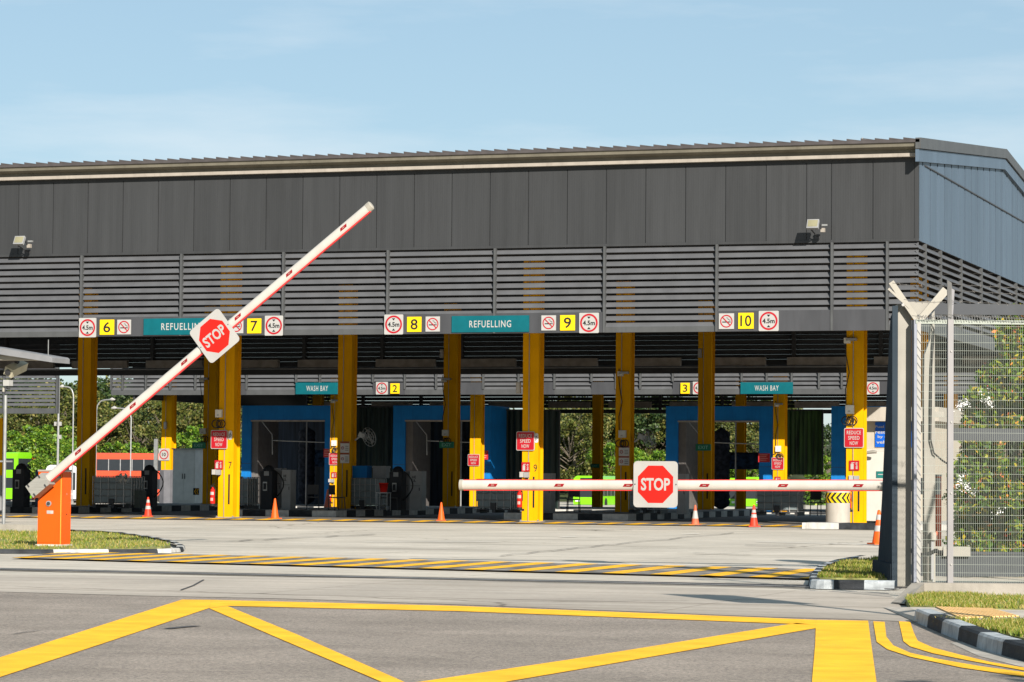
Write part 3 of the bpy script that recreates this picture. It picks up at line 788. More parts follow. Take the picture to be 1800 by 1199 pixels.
def reduce_sign(label, u0, v0, u1, v1, Y):
    r, w, h = sign_root('speed_sign', label, 'speed sign', 'red reduce speed now signs', u0, v0, u1, v1, Y)
    g = MB(); plate(g, w, h, .02, SWHT, .07*w); g.build('border', r)
    g = MB(); plate(g, w*.93, h*.93, .006, RED, .055*w, y=-.021); g.build('board', r)
    g = MB()
    for s, z, k in (('REDUCE', .27, .72), ('SPEED', 0, .58), ('NOW', -.27, .42)):
        text(g, s, 0, z*h, k*w, .19*h, -.030, SWHT, .012, spacing=1.08)
    g.build('lettering', r); return r
def fire_sign(label, u0, v0, u1, v1, Y):
    r, w, h = sign_root('fire_point_sign', label, 'fire sign', 'red fire extinguisher signs', u0, v0, u1, v1, Y)
    g = MB(); plate(g, w, h, .015, RED); g.build('board', r)
    g = MB(); g.box(-.36*w, -.06*w, -.018, -.016, -.38*h, .16*h, SWHT); g.box(-.28*w, -.14*w, -.018, -.016, .18*h, .30*h, SWHT)
    g.box(-.14*w, .02*w, -.018, -.016, .24*h, .31*h, SWHT)
    for k, zz in enumerate((-.26, -.02, .20)):
        text(g, 'fire'[k:k+2], .24*w, zz*h, .22*w, .20*h, -.018, SWHT, .03, rot=math.pi/2)
    g.build('symbol', r); return r
YS = FY-.065
for lab, b in (('first height limit sign from the left, beside yellow number 6', (139.5, 559, 169.5, 593)), ('height limit sign just right of yellow number 7', (466, 555, 498, 590)), ('height limit sign just left of yellow number 8', (676, 553, 709, 588)),
               ('height limit sign just right of yellow number 9', (1018.5, 550, 1053, 585.5)), ('height limit sign just right of yellow number 10', (1334, 546.5, 1369, 582))):
    height_sign('white 4.5m board, '+lab, *b, YS)
for n, b in (('6', (176, 562, 201, 588.5)), ('7', (435, 560, 459.5, 586)), ('8', (716, 557, 741, 583.5)), ('9', (985, 554, 1011, 581)), ('10', (1298, 550, 1325, 578))):
    number_sign(n, 'yellow square with black number %s on the front fascia' % n, *b, YS)
for lab, b in (('right of yellow number 6', (206.5, 562, 230.5, 588)), ('left of yellow number 7, half behind the tilted stop sign', (404, 560, 428, 586)), ('right of yellow number 8', (748.5, 556.5, 773.5, 583)),
               ('left of yellow number 9', (952, 554.5, 977.5, 581)), ('left of yellow number 10', (1264, 551, 1290.5, 578.5))):
    smoke_sign('white no smoking square '+lab, *b, YS)
word_sign('REFUELLING', 'teal REFUELLING board between numbers 6 and 7, partly behind the tilted stop sign', 253, 559.5, 393, 588.5, YS)
word_sign('REFUELLING', 'teal REFUELLING board between numbers 8 and 9', 794.5, 555, 930.5, 584, YS, .54)
YW = WY-.125
word_sign('WASH BAY', 'teal WASH BAY board left of yellow number 2', 520, 672.5, 596, 693, YW, .50, .46)
word_sign('WASH BAY', 'teal WASH BAY board right of yellow number 3', 1302, 672, 1394, 692.5, YW, .46, .46)
height_sign('small 4.5m height limit sign left of yellow number 2', 661, 671.5, 682, 693.5, YW)
height_sign('small 4.5m height limit sign right of yellow number 3, half behind a column', 1218, 671, 1240, 693, YW)
height_sign('small 4.5m height limit sign over the small white building', 1523.5, 671, 1546, 693.5, YW)
number_sign('1', 'small yellow number 1 on the wash bay fascia beside a sunlit column', 406, 673.5, 422.5, 692, YW)
number_sign('2', 'small yellow number 2 on the wash bay fascia', 686.5, 674, 702.5, 692, YW)
number_sign('3', 'small yellow number 3 on the wash bay fascia', 1196.5, 673, 1212.5, 692, YW)
YC = 91.4
reduce_sign('red REDUCE SPEED NOW sign on the left sunlit column, above column number 7', 371, 756, 400, 789, YC-.05)
reduce_sign('red REDUCE SPEED NOW sign on the middle sunlit column, above column number 9', 908, 758.5, 940, 792, YC-.05)
reduce_sign('red REDUCE SPEED NOW sign on the rightmost column beside the small white building', 1484, 752.5, 1518.5, 787, YC-.05)
YC2 = 142
reduce_sign('small red REDUCE SPEED NOW sign on the column behind the no smoking notices', 578.5, 796.5, 600, 817.5, YC2-.05)
reduce_sign('small red REDUCE SPEED NOW sign just above the free end of the lowered barrier arm', 822.5, 798.5, 843, 819, YC2-.05)
reduce_sign('small red REDUCE SPEED NOW sign under the right WASH BAY board', 1356.5, 804, 1378, 825.5, YC2-.05)
fire_sign('red fire point sign on the left sunlit column', 377.5, 809, 392, 825, YC-.03)
fire_sign('red fire point sign on the middle sunlit column', 917, 812.5, 931.5, 829, YC-.03)
fire_sign('red fire point sign on the rightmost column above the lowered arm', 1493, 809.5, 1510.5, 827, YC-.03)
fire_sign('small red fire point sign on the wash column left of the notices', 582.5, 830, 592, 840, YC2-.03)
fire_sign('small red fire point sign peeping over the lowered arm on the wash column', 1362, 838, 1372, 849, YC2-.03)
# column numbers
for n, u, v in (('7', 404.5, 818), ('9', 941, 823)):
    p = at(u, v, YC+.0); g = MB(); text(g, n, 0, 0, .12, .24, 0, BLK, 0)
    o = g.build('column_number'); o.location = (p.x-.0, YC-.004, p.z); tag(o, 'black number 7 painted low on the left sunlit column' if n == '7' else 'black number 9 painted on the middle sunlit column', 'number')
# oval no-smoking plates on column edges
for u, v, lab in ((405, 765, 'left'), (943, 770, 'middle')):
    p = at(u, v, YC); r = empty('small_notice', 'small grey oval no smoking plate at the edge of the %s sunlit column' % lab, 'notice', (p.x, YC-.01, p.z))
    g = MB(); plate(g, .13, .30, .01, mat('notice_grey', (.5, .5, .5), .5), .05); g.build('board', r)
    g = MB(); ring(g, 0, 0, .035, .05, -.013, BLK, 16); g.bar((-.03, -.014, -.1), (.03, -.014, .1), .002, .015, BLK, up=(1, 0, 0)); g.build('symbol', r)
# 10 km/h sign
r, w, h = sign_root('speed_limit_sign', 'white square sign with red circle and number 10 on a yellow column at the left', 'speed limit sign', None, 279, 788.5, 298, 809.5, YC2-.04)
g = MB(); plate(g, w, h, .02, SWHT, .04); g.build('board', r)
g = MB(); ring(g, 0, 0, .33*w, .42*w, -.024, RED); g.build('red_ring', r)
g = MB(); text(g, '10', 0, 0, .34*w, .30*h, -.026, BLK, .02); g.build('lettering', r)
# notices on the shaded columns
NOTG = mat('notice_board', (.52, .50, .47), .5)
for u0, u1, Y, lab in ((598.5, 614, 102.15, 'left'), (1088, 1106, 102.15, 'right')):
    r, w, h = sign_root('notice_board', 'pair of no smoking notices on the %s shaded yellow column' % lab, 'notice', None, u0, 776 if lab == 'left' else 784, u1, 814 if lab == 'left' else 818, Y)
    g = MB(); g.box(-w/2, w/2, -.02, 0, -h/2, h/2, NOTG); g.build('board', r)
    g = MB()
    for zz in (.46, -.06): g.box(-w/2, w/2, -.026, -.02, zz*h-.05*h, zz*h+.04*h, BROWN)
    g.build('header', r)
    for zz in (.20, -.30):
        g = MB()
        ring(g, -.24*w, zz*h, .11*w, .17*w, -.024, RED, 20)
        for k in range(3): g.box(.06*w, .42*w, -.024, -.022, (zz+.09-.09*k)*h, (zz+.05-.09*k+.0)*h+.015*h, BLK)
        g.box(-.32*w, -.16*w, -.024, -.022, (zz-.01)*h, (zz+.01)*h, BLK)
        g.build('symbol', r)
# exit signs
for u, v, Y, s in ((785.5, 782, 113.85, 1), (1236.5, 786.5, 113.85, 1), (350+0, 783, 113.85, 1), (1046, 819, 158-.05, .8)):
    p = at(u, v, Y); r = empty('exit_sign', {785.5: 'green EXIT sign on the shaded column left of the middle sunlit one', 1236.5: 'green EXIT sign on the shaded column right of the upright stop sign', 350: 'green EXIT sign on the shaded column left of the left sunlit column', 1046: 'tiny green EXIT sign on the dark far column between the trees'}[u], 'exit sign', (p.x, Y-.01, p.z), 0, 'green exit signs')
    g = MB(); plate(g, .62*s, .26*s, .03, EXIT); g.build('board', r)
    g = MB(); text(g, 'EXIT', 0, 0, .40*s, .13*s, -.034, mat('exit_text', (.25, .55, .42), .4), .01); g.build('lettering', r)
# red notices on the machines
for u0, v0, u1, v1, lab, Y in ((569, 789, 580, 804, 'left blue wash portal', 143.4), (847, 792, 858, 808, 'middle blue wash portal', 143.4), (1333, 797, 1353.5, 812.5, 'right blue wash portal', 143.4)):
    r, w, h = sign_root('red_notice', 'dull red notice on the %s' % lab, 'notice', 'red notices on the wash portals', u0, v0, u1, v1, Y)
    g = MB(); plate(g, w, h, .02, mat('dull_red', (.38, .02, .02), .5)); g.build('board', r)
    g = MB()
    for k in range(4): g.box(-.38*w, .30*w-(k % 2)*.1*w, -.024, -.021, (.30-.2*k)*h, (.36-.2*k)*h, mat('pink', (.6, .25, .22), .5))
    g.build('lettering', r)

# ------------------------------------------------------------ column fittings
JBX = mat('junction_box_grey', (.50, .49, .44), .5)
def fitting(u, v, Y, w, h, label, cable=True, arm=True, s=1.0, low=.5):
    p = at(u, v, Y); r = empty('junction_box', label, 'junction box', (p.x, Y, p.z), 0, 'junction boxes with looped cables on the columns')
    g = MB(); g.box(-w/2, w/2, -.12, -.001, -h/2, h/2, JBX); g.box(-w*.2, w*.1, -.125, -.12, -h*.3, -h*.12, SWHT); g.build('box', r)
    if cable:
        g = MB()
        for k, (dx, rr) in enumerate(((-.10, .16), (.02, .11), (.10, .14))):
            pts = []
            for i in range(13):
                t = math.pi*1.9*i/12
                pts.append((dx*s + rr*s*math.sin(t)*(-1 if k == 0 else 1), -.06-.01*k, -h/2-.06*s-low*s*.45*(1-math.cos(t))*.6-.02))
            g.tube(pts, .018*s, RUBB, 5)
        g.build('cable', r)
    if arm:
        g = MB(); z1 = 2.1
        g.tube([(-.12, -.05, h/2), (-.14, -.05, h/2+.5), (-.02, -.06, z1*.55), (-.12, -.05, z1*.8), (-.16, -.05, z1), (-.14, -.05, z1+.25)], .016, RUBB, 5)
        g.box(-.10, .22, -.20, -.02, z1+.05, z1+.13, GALV); g.box(-.18, .02, -.14, -.0, z1-.03, z1+.14, JBX); g.build('cable', r)
    return r
fitting(386.3, 727, YC, .23, .26, 'pale junction box with two cable loops on the left sunlit column', arm=False)
fitting(1494.5, 720, YC, .26, .27, 'junction box with long black cable on the rightmost yellow column')
fitting(1095, 763, 102.2, .27, .26, 'junction box over the notices on the shaded column left of the upright stop sign')
fitting(784, 761, 113.9, .27, .24, 'junction box over the EXIT sign left of the middle sunlit column')
fitting(588, 779, 142, .26, .28, 'small white box on the wash column left of the notices', s=1.1)
fitting(1368.5, 789, 142, .26, .28, 'small white box on the wash column under the right WASH BAY board', s=1.1)
fitting(358, 758, 113.9, .26, .24, 'junction box on the shaded column behind the left sunlit column')
# slim wifi / lamp panels on columns
for u, v, Y, hh in ((912.5, 682, YC, .36), (777.5, 622, 113.9, .34), (1231, 621, 113.9, .36), (291.5, 748, 142, .38)):
    p = at(u, v, Y); g = MB(); g.box(-.07, .07, -.12, -.002, -hh/2, hh/2, CREAM); g.box(-.05, .05, -.13, -.12, -hh*.4, hh*.4, SWHT)
    o = g.build('wall_antenna'); o.location = (p.x, Y, p.z)
    tag(o, {912.5: 'slim cream antenna box on the middle sunlit column', 777.5: 'slim pale antenna box high on the shaded column left of the middle one', 1231: 'slim pale antenna box high on the shaded column right of the upright stop sign', 291.5: 'small cream antenna box on the column with the 10 sign'}[u], 'antenna')
# fire extinguishers
def extinguisher(u, v, Y, label, s=1.0):
    p = at(u, v, Y); r = empty('fire_extinguisher', label, 'extinguisher', (p.x, Y-.13*s, p.z), 0, 'red fire extinguishers on the columns'); r.scale = (s, s, s)
    g = MB(); g.lathe((0, 0, 0), [(0, -.33), (.075, -.33), (.085, -.30), (.085, .16), (.07, .22), (.03, .26), (.03, .30), (0, .30)], BRED, 16); g.build('cylinder', r)
    g = MB(); g.box(-.07, .05, -.02, .02, .30, .345, BLK); g.bar((-.06, 0, .34), (.07, 0, .42), .02, .02, BLK); g.tube([(.03, 0, .31), (.11, -.02, .25), (.11, -.04, -.05)], .012, BLK, 6); g.lathe((0, 0, 0), [(.087, -.33), (.087, -.25)], BLK, 16); g.build('valve', r)
    g = MB()
    vs = []
    for k in range(7):
        a = math.radians(-90-50+100*k/6); vs += [(.0865*math.cos(a), .0865*math.sin(a), .04), (.0865*math.cos(a), .0865*math.sin(a), .14)]
    g.add(vs, [(2*k, 2*k+2, 2*k+3, 2*k+1) for k in range(6)], SWHT)
    vs = [(x*.9999*1.0, y*1.0, z-.2) for x, y, z in vs]
    g.add(vs, [(2*k, 2*k+2, 2*k+3, 2*k+1) for k in range(1, 5)], mat('pink', (.6, .25, .22))); g.build('sticker', r)
    g = MB(); g.box(-.12, .12, .10, .128, -.36, -.30, BLK); g.box(-.02, .02, .09, .128, -.3, .2, BLK); g.build('bracket', r)
    return r
extinguisher(376.5, 872, YC, 'red fire extinguisher on the left sunlit column')
extinguisher(915.5, 878, YC, 'red fire extinguisher below the lowered arm on the middle sunlit column')
extinguisher(1493.5, 879, YC, 'red fire extinguisher beside the chevron cylinder')
extinguisher(581.5, 873, 142, 'small red fire extinguisher on the wash column left of the notices', .95)
# call points under the fire signs
for u, v, Y in ((380, 830, YC), (921, 834.5, YC), (1500, 841, YC), (582, 845, 142)):
    p = at(u, v, Y); r = empty('call_box', {380: 'small white and grey box under the fire sign on the left sunlit column', 921: 'small white and grey box under the fire sign on the middle sunlit column', 1500: 'small grey socket box just above the lowered arm on the rightmost column', 582: 'tiny grey box under the fire sign on the wash column'}[u], 'box', (p.x, Y, p.z))
    g = MB(); g.box(-.13, .02, -.07, -.001, -.08, .09, SWHT); g.build('box', r)
    g = MB(); g.box(.03, .19, -.10, -.001, -.09, .08, MDGR); g.lathe((.11, -.05, -.09), [(.045, 0), (.045, -.05), (0, -.05)], BLK, 10); g.build('socket', r)
# security camera on bracket beside shaded columns
for u, v, Y, lab in ((632, 768, 102.2, 'wall fan and white bracket lamp beside the shaded column with notices'), (1124, 771, 102.2, 'wall fan right of the shaded column, above the stop sign on the lowered arm')):
    p = at(u, v, Y); r = empty('wall_fan', lab, 'fan', (p.x, Y+.2, p.z), 0, 'wall fans on the shaded columns')
    g = MB(); g.box(-.12, .14, -.10, .10, -.02, .16, GALV, Matrix.Rotation(math.radians(25), 4, 'Y')); g.bar((-.25, 0, -.12), (0, 0, .05), .05, .05, GALV); g.build('motor', r)
    g = MB(); c = Vector((.30, 0, .0)); ax = Vector((.9, -.35, .25)).normalized()
    e1 = ax.cross(Vector((0, 0, 1))).normalized(); e2 = ax.cross(e1)
    for rad in (.36, .24, .12):
        g.tube([c + (e1*math.cos(t)+e2*math.sin(t))*rad for t in [2*math.pi*i/20 for i in range(21)]], .012, GALV, 5, False)
    for i in range(10):
        t = 2*math.pi*i/10; g.bar(c, c+(e1*math.cos(t)+e2*math.sin(t))*.36, .012, .012, GALV)
    g.build('fan_guard', r)
    g = MB()
    for i in range(3):
        t = 2*math.pi*i/3; d = e1*math.cos(t)+e2*math.sin(t); q = e1*math.cos(t+.5)+e2*math.sin(t+.5); g.poly([c-ax*.02, c+d*.30-ax*.03, c+q*.30-ax*.01], MDGR)
    g.build('fan_blades', r)

# floodlights on the cladding
for u, v, lab in ((50, 428, 'left'), (1437, 400, 'right')):
    p = at(u, v, FY); r = empty('floodlight', 'square floodlight on a bracket near the %s end of the dark panels' % lab, 'floodlight', (p.x, FY, p.z), 0, 'floodlights on the dark panels')
    T = Matrix.Translation((0, -.62, .04)) @ Matrix.Rotation(math.radians(-28), 4, 'X')
    g = MB(); g.box(-.175, .175, -.05, .05, -.15, .15, MDGR, T); g.box(-.17, .17, .05, .10, -.12, .12, SLAT, T); g.build('housing', r)
    g = MB(); g.box(-.145, .145, -.056, -.051, -.105, .12, LAMP, T); g.build('glass', r)
    g = MB(); g.tube([(0, -.01, -.26), (0, -.35, -.22), (-.05, -.60, -.12)], .02, DARK, 6); g.bar((.22, -.62, .04), (.22, -.4, -.18), .02, .03, DARK); g.box(-.08, .08, -.02, 0, -.34, -.20, DARK); g.build('bracket', r)
    g = MB(); g.box(.20, .32, -.50, -.38, -.18, -.06, GUTL); g.box(.24, .40, -.52, -.44, .0, .05, GALV); g.build('junction_box', r)
# small antenna on the roof edge
g = MB(); p = at(1516, 249, FY-.3)
g.tube([(0, 0, -.1), (0, 0, .12)], .02, GALV); g.lathe((0, 0, -.02), [(0, 0), (.07, .0), (.05, .08), (0, .1)], SWHT, 10); g.bar((0, 0, .10), (.75, .1, -.02), .012, .012, DARK)
o = g.build('roof_antenna'); o.location = p; tag(o, 'tiny white fitting with a thin rod on the roof edge near the right end', 'antenna')

# ------------------------------------------------------------ cones
def cone(label, u, v, h, kind):
    p = gr(u, v); r = empty('traffic_cone', label, 'traffic cone', (p.x, p.y, 0), random.uniform(0, 1), 'traffic cones')
    M = {'o': CORG, 'r': CRED, 'd': mat('cone_faded', (.45, .10, .05), .6, var=.2)}[kind[0]]
    b = h*.26
    g = MB(); g.box(-b, b, -b, b, 0, h*.045, M); g.build('base', r)
    R0, R1 = h*.20, h*.045
    rad = lambda z: R0+(R1-R0)*z
    g = MB(); g.lathe((0, 0, h*.045), [(rad(0), 0), (rad(1), h*.93), (R1*.7, h*.955), (0, h*.955)], M, 24); g.build('body', r)
    if kind[1:] :
        for a, c in ((.36, .54), (.72, .88)) if kind[1] == '2' else ((.30, .72),) if kind[1] == '1' else ((.40, .56), (.64, .78)):
            g = MB(); g.lathe((0, 0, h*.045), [(rad(a)+.003, a*h*.93), (rad(c)+.003, c*h*.93)], SWHT, 24); g.build('reflective_band', r)
    return r
cone('orange cone with two white bands just right of the orange barrier cabinet', 260, 908, .66, 'r2')
cone('plain orange cone right of the left sunlit column', 483, 912, .67, 'o')
cone('plain orange cone left of the free end of the lowered arm', 775.5, 915.5, .60, 'o')
cone('faded cone with broad white band, right of the lowered arm\'s stop sign', 1222, 923, .62, 'd1')
cone('bright red cone with a white band under the right half of the lowered arm', 1325, 926, .66, 'r3')
cone('large orange cone with two white bands beside the gate post', 1545, 957, .76, 'o2')
p = Vector((at(576, 890, 126).x, 126, 0)); r = cone('dark red cone in the shade left of the column with notices', 576, 905, .9, 'd'); r.location = (p.x, 126, GZ(126))

# ------------------------------------------------------------ things on the pump islands
def box_ibc(u, v, Y, label, w=1.2, h=1.15, zb=.2):
    p = at(u, v, Y); r = empty('storage_tank', label, 'tank', (p.x, Y, zb), 0, 'caged plastic storage tanks')
    g = MB(); g.box(-w/2+.03, w/2-.03, -.5, .5, .16, h-.03, TANK); g.lathe((0, 0, h-.03), [(.12, 0), (.12, .06), (0, .06)], DARK, 14); g.build('tank_body', r)
    g = MB()
    for y in (-.54, .54):
        for i in range(6): x = -w/2+w*i/5; g.tube([(x, y, .12), (x, y, h)], .014, GALV, 5)
        for i in range(5): z = .2+(h-.2)*i/4; g.tube([(-w/2, y, z), (w/2, y, z)], .014, GALV, 5)
    for x in (-w/2, w/2):
        for i in range(1, 5): y = -.54+1.08*i/5; g.tube([(x, y, .12), (x, y, h)], .014, GALV, 5)
        for i in range(5): z = .2+(h-.2)*i/4; g.tube([(x, -.54, z), (x, .54, z)], .014, GALV, 5)
    g.build('cage', r)
    g = MB()
    for x in (-w/2+.06, 0, w/2-.06): g.box(x-.06, x+.06, -.52, .52, 0, .10, DARK)
    g.box(-w/2, w/2, -.54, .54, .10, .13, DARK); g.build('pallet', r)
    g = MB(); g.box(-.09, .09, -.62, -.55, .14, .34, DARK); g.build('valve', r)
    return r
for u, Y, w, lab in ((208, 98.5, 1.55, 'caged storage tank behind the orange barrier cabinet'), (421, 100, 1.1, 'caged storage tank right of the left sunlit column'), (646, 103, 1.05, 'caged storage tank right of the shaded column with notices'),
                     (876, 97.5, 1.25, 'caged storage tank left of the middle sunlit column'), (1372, 99, 1.45, 'large caged storage tank under the right part of the lowered arm'), (1140, 101, 1.15, 'caged storage tank hidden behind the stop sign on the lowered arm')):
    box_ibc(u, 890, Y, lab, w)
PUMPK = mat('pump_black', (.016, .017, .020), .6)
def pump(u, Y, label, h=1.6, w=.46):
    p = at(u, 880, Y); r = empty('fuel_pump', label, 'fuel pump', (p.x, Y, .2), 0, 'black fuel pumps with hoses')
    g = MB(); g.box(-w/2, w/2, -.25, .25, 0, h*.86, PUMPK); g.lathe((0, 0, h*.86), [(w/2, 0), (w*.42, h*.07), (w*.25, h*.12), (0, h*.14)], PUMPK, 20); g.build('cabinet', r)
    g = MB(); g.box(-w*.18, w*.24, -.257, -.251, h*.76, h*.86, MDGR); g.build('display', r)
    g = MB(); g.box(-w*.25, w*.1, -.27, -.251, h*.42, h*.62, GALV); g.box(-w*.18, w*.03, -.30, -.27, h*.45, h*.59, PUMPK); g.build('nozzle', r)
    g = MB(); pts = [(w/2, 0, h*.88)] + [(w/2+.30*math.sin(t)+.06, -.02, h*.88-h*.62*(t/3.14)) for t in [.4, .9, 1.4, 1.9, 2.4, 2.9]] + [(w/2-.02, -.05, h*.22)]
    g.tube(pts, .022, RUBB, 7); g.build('hose', r)
    return r
for u, Y, lab in ((37, 97, 'black fuel pump at the far left beside the camera post'), (472, 99, 'black fuel pump between the cone and the left shaded wash portal'), (699, 101, 'black fuel pump left of the tall pale cabinet, behind the plain cone'),
                  (262, 103, 'fuel pump with blue panel left of the column with the 10 sign')):
    pump(u, Y, lab)
def kiosk(u0, u1, v0, Y, label, M=GREYP, zb=.2, d=.5, cat='cabinet', vb=None):
    a = at(u0, 850, Y); b = at(u1, 850, Y); h = at(u0, v0, Y).z - zb
    r = empty('pump_cabinet', label, cat, ((a.x+b.x)/2, Y, zb)); w = b.x-a.x
    g = MB(); g.box(-w/2, w/2, 0, d, 0, h, M); g.build('cabinet', r)
    if 'lettering' in label:
        q = MB(); text(q, 'HE\nUL', -w*.12, h*.80, w*.34, h*.16, -.02, BLK, .02); q.build('lettering', r)
    g = MB(); g.box(-w*.46, w*.46, -.012, -.001, h*.05, h*.96, M); g.build('door', r)
    g = MB(); g.box(w*.30, w*.36, -.03, -.013, h*.5, h*.58, DARK); g.box(-w*.42, w*.42, -.02, -.013, h*.62, h*.63, DARK); g.build('handle', r)
    return r
kiosk(495, 511, 826, 99, 'narrow pale grey cabinet with dark lettering right of the pump behind the second cone')
kiosk(480, 494, 823, 99.4, 'dim grey cabinet between the pump and the pale cabinet, left', M=MDGR)
kiosk(720, 741, 828, 101, 'tall pale grey cabinet with dark lettering right of the black pump, behind the third cone')
kiosk(708, 719, 828, 101.4, 'dim grey cabinet between the pump and the tall pale cabinet, middle', M=MDGR)
kiosk(951, 969, 832, 99, 'grey cabinet just right of the middle sunlit column')
kiosk(1190, 1205, 833, 99, 'grey cabinet behind the right edge of the stop sign on the lowered arm')
kiosk(62, 78, 826, 97.6, 'dark blue grey cabinet at the left between pump and barrier cabinet', M=mat('dim_blue', (.06, .09, .13), .5))
for u, Y, s in ((502, 98.98, 'HG\nUL'), (731, 100.98, 'HG\nUL')):
    pass
# grey electric cabinet in sun behind the column with the 10 sign
a = at(303, 887, 128).x; b = at(342, 887, 128).x
r = empty('electric_cabinet', 'large pale grey cabinet with double doors beside the column with the 10 sign', 'cabinet', ((a+b)/2, 128, .10))
w = b-a; h = at(320, 790, 128).z-.10
g = MB(); g.box(-w/2, w/2, 0, 2.2, 0, h, mat('cabinet_grey', (.50, .49, .46), .5, var=.08)); g.box(-w/2-.06, w/2+.06, -.06, 2.26, h, h+.05, MDGR); g.build('body', r)
for s in (-1, 1):
    g = MB(); g.box(min(0, s*w*.47)+.004, max(0, s*w*.47)-.004, -.02, -.001, .12, h-.3, mat('cabinet_grey', (.5, .49, .46))); d = g.build('door', r)
    k = MB(); k.box(s*.06-.015, s*.06+.015, -.05, -.021, h*.45, h*.55, DARK); k.build('handle', d)
g = MB(); g.box(-w/2, w/2, -.01, 2.2, -.14, -.001, KBLK); g.box(-w*.2, w*.25, -.02, -.011, -.12, -.02, KWHT); g.build('plinth', r)
# black padding round the column with the 10 sign
p = at(292, 880, 141.9); g = MB(); hh = at(292, 826, 141.9).z-GZ(142)
g.lathe((0, .25, 0), [(.42, 0), (.42, hh-.05), (.38, hh)], mat('padding_grey', (.10, .10, .11), .7), 8, False)
o = g.build('column_padding'); o.location = (p.x, 141.75, GZ(142)); tag(o, 'dark padding wrapped round the foot of the column with the 10 sign', 'padding')
g = MB(); g.box(-.10, .10, -.05, .05, 0, 3.5, GALV); g.box(-.13, .13, -.08, .08, 0, .1, GALV); o = g.build('steel_post'); q = at(273, 880, 141); o.location = (q.x, 141, GZ(141)); tag(o, 'slim pale steel post left of the column with the 10 sign', 'post')
# chevron board
r, w, h = sign_root('chevron_board', 'small black and amber chevron board beside the pale double door cabinet', 'chevron board', None, 340, 858, 350, 870, 115)
g = MB(); plate(g, w, h, .03, BLK); g.build('board', r); g = MB()
for k in range(2):
    x0 = -w*.3+k*w*.38
    g.poly([(x0, -.033, 0), (x0+w*.25, -.033, h*.42), (x0+w*.42, -.033, h*.42), (x0+w*.17, -.033, 0)], HYEL)
    g.poly([(x0, -.033, 0), (x0+w*.17, -.033, 0), (x0+w*.42, -.033, -h*.42), (x0+w*.25, -.033, -h*.42)], HYEL)
g.build('chevrons', r)
# white cylinder with chevrons
p = gr(1473, 921); Rr = .37
r = empty('bollard', 'thick white round bollard with a yellow and black chevron band', 'bollard', (at(1473, 900, 89.6).x, 89.6, 0))
hb = at(1473, 852, 89.6).z
g = MB(); g.lathe((0, 0, 0), [(Rr, 0), (Rr, hb+.02), (Rr-.05, hb+.10), (0, hb+.12)], mat('bollard_cream', (.32, .29, .25), .6, var=.06, dirt=.15), 36); g.build('post', r)
g = MB(); z0, z1 = at(1473, 884, 89.6).z, at(1473, 866, 89.6).z
n = 72; zm = (z0+z1)/2
g.lathe((0, 0, 0), [(Rr+.004, z0), (Rr+.004, z1)], BLK, 36)
for c in range(-1, 14):
    for sgn in (1, -1):
        for j in range(6):
            def pt(t, off):
                ang = math.radians(-180 + c*26 + off + t*20); zz = zm + sgn*t*(z1-zm)
                return ((Rr+.007)*math.cos(ang), (Rr+.007)*math.sin(ang), zz)
            t0, t1 = j/6, (j+1)/6
            g.add([pt(t0, 0), pt(t0, 13), pt(t1, 13), pt(t1, 0)], [(0, 1, 2, 3)], SYEL)
g.build('chevron_band', r)
# pedestal fan and planter at left, hose reels, stools
r = empty('pedestal_fan', 'grey pedestal fan on a thin pole behind the first cone', 'fan', (at(217, 890, 97).x, 97, .2))
g = MB(); g.tube([(0, 0, 0), (0, 0, 1.05)], .018, GALV, 8); g.lathe((0, 0, 0), [(.22, 0), (.2, .03), (0, .05)], DARK, 16); g.build('pole', r)
g = MB(); c = Vector((0, -.06, 1.1))
for rad in (.24, .16, .08): g.tube([c+Vector((math.cos(t)*rad, 0, math.sin(t)*rad)) for t in [2*math.pi*i/20 for i in range(21)]], .008, GALV, 5, False)
for i in range(12): t = 2*math.pi*i/12; g.bar(c, c+Vector((math.cos(t)*.24, 0, math.sin(t)*.24)), .007, .007, GALV)
g.build('fan_guard', r); g = MB(); g.lathe((0, 0, 0), [(.07, 0), (.07, .12), (0, .14)], DARK, 12); o = g.build('motor', r); o.location = (0, .05, 1.1); o.rotation_euler = (-1.57, 0, 0)
g = MB()
for i in range(4): t = 1.57*i+.4; g.poly([c, c+Vector((math.cos(t)*.2, .01, math.sin(t)*.2)), c+Vector((math.cos(t+.7)*.2, -.02, math.sin(t+.7)*.2))], CREAM)
g.build('fan_blades', r)
kiosk(222, 247, 862, 98.2, 'dark metal bin box right of the pedestal fan', M=mat('dim_green', (.05, .06, .05), .5), cat='bin')
def chair(u, Y, label, rz=0):
    p = at(u, 890, Y); zb = .2 if Y < 118 else GZ(Y)+.12
    r = empty('chair', label, 'chair', (p.x, Y, zb), rz, 'dark chairs under the halls')
    g = MB(); g.box(-.22, .22, -.22, .22, .43, .47, DARK); g.build('seat', r)
    g = MB(); g.box(-.21, .21, .20, .23, .55, .9, DARK); g.build('backrest', r)
    for x in (-.2, .2):
        for y in (-.2, .2):
            g = MB(); g.tube([(x*1.1, y*1.1, 0), (x, y, .44 if y < 0 else .6)], .016, DARK, 6); g.build('leg', r)
chair(550, 100, 'dark chair seen between the cone and the sunlit wash column', .4)
chair(592, 99.3, 'dark chair tucked against the left side of the column with notices', 1.4)
chair(684, 100.4, 'dark chair between the caged tank and the black pump', 2.6)
chair(1440, 98, 'dark folding chair left of the chevron bollard', .8)
chair(1008, 101, 'dark chair right of the middle grey cabinet', .2)
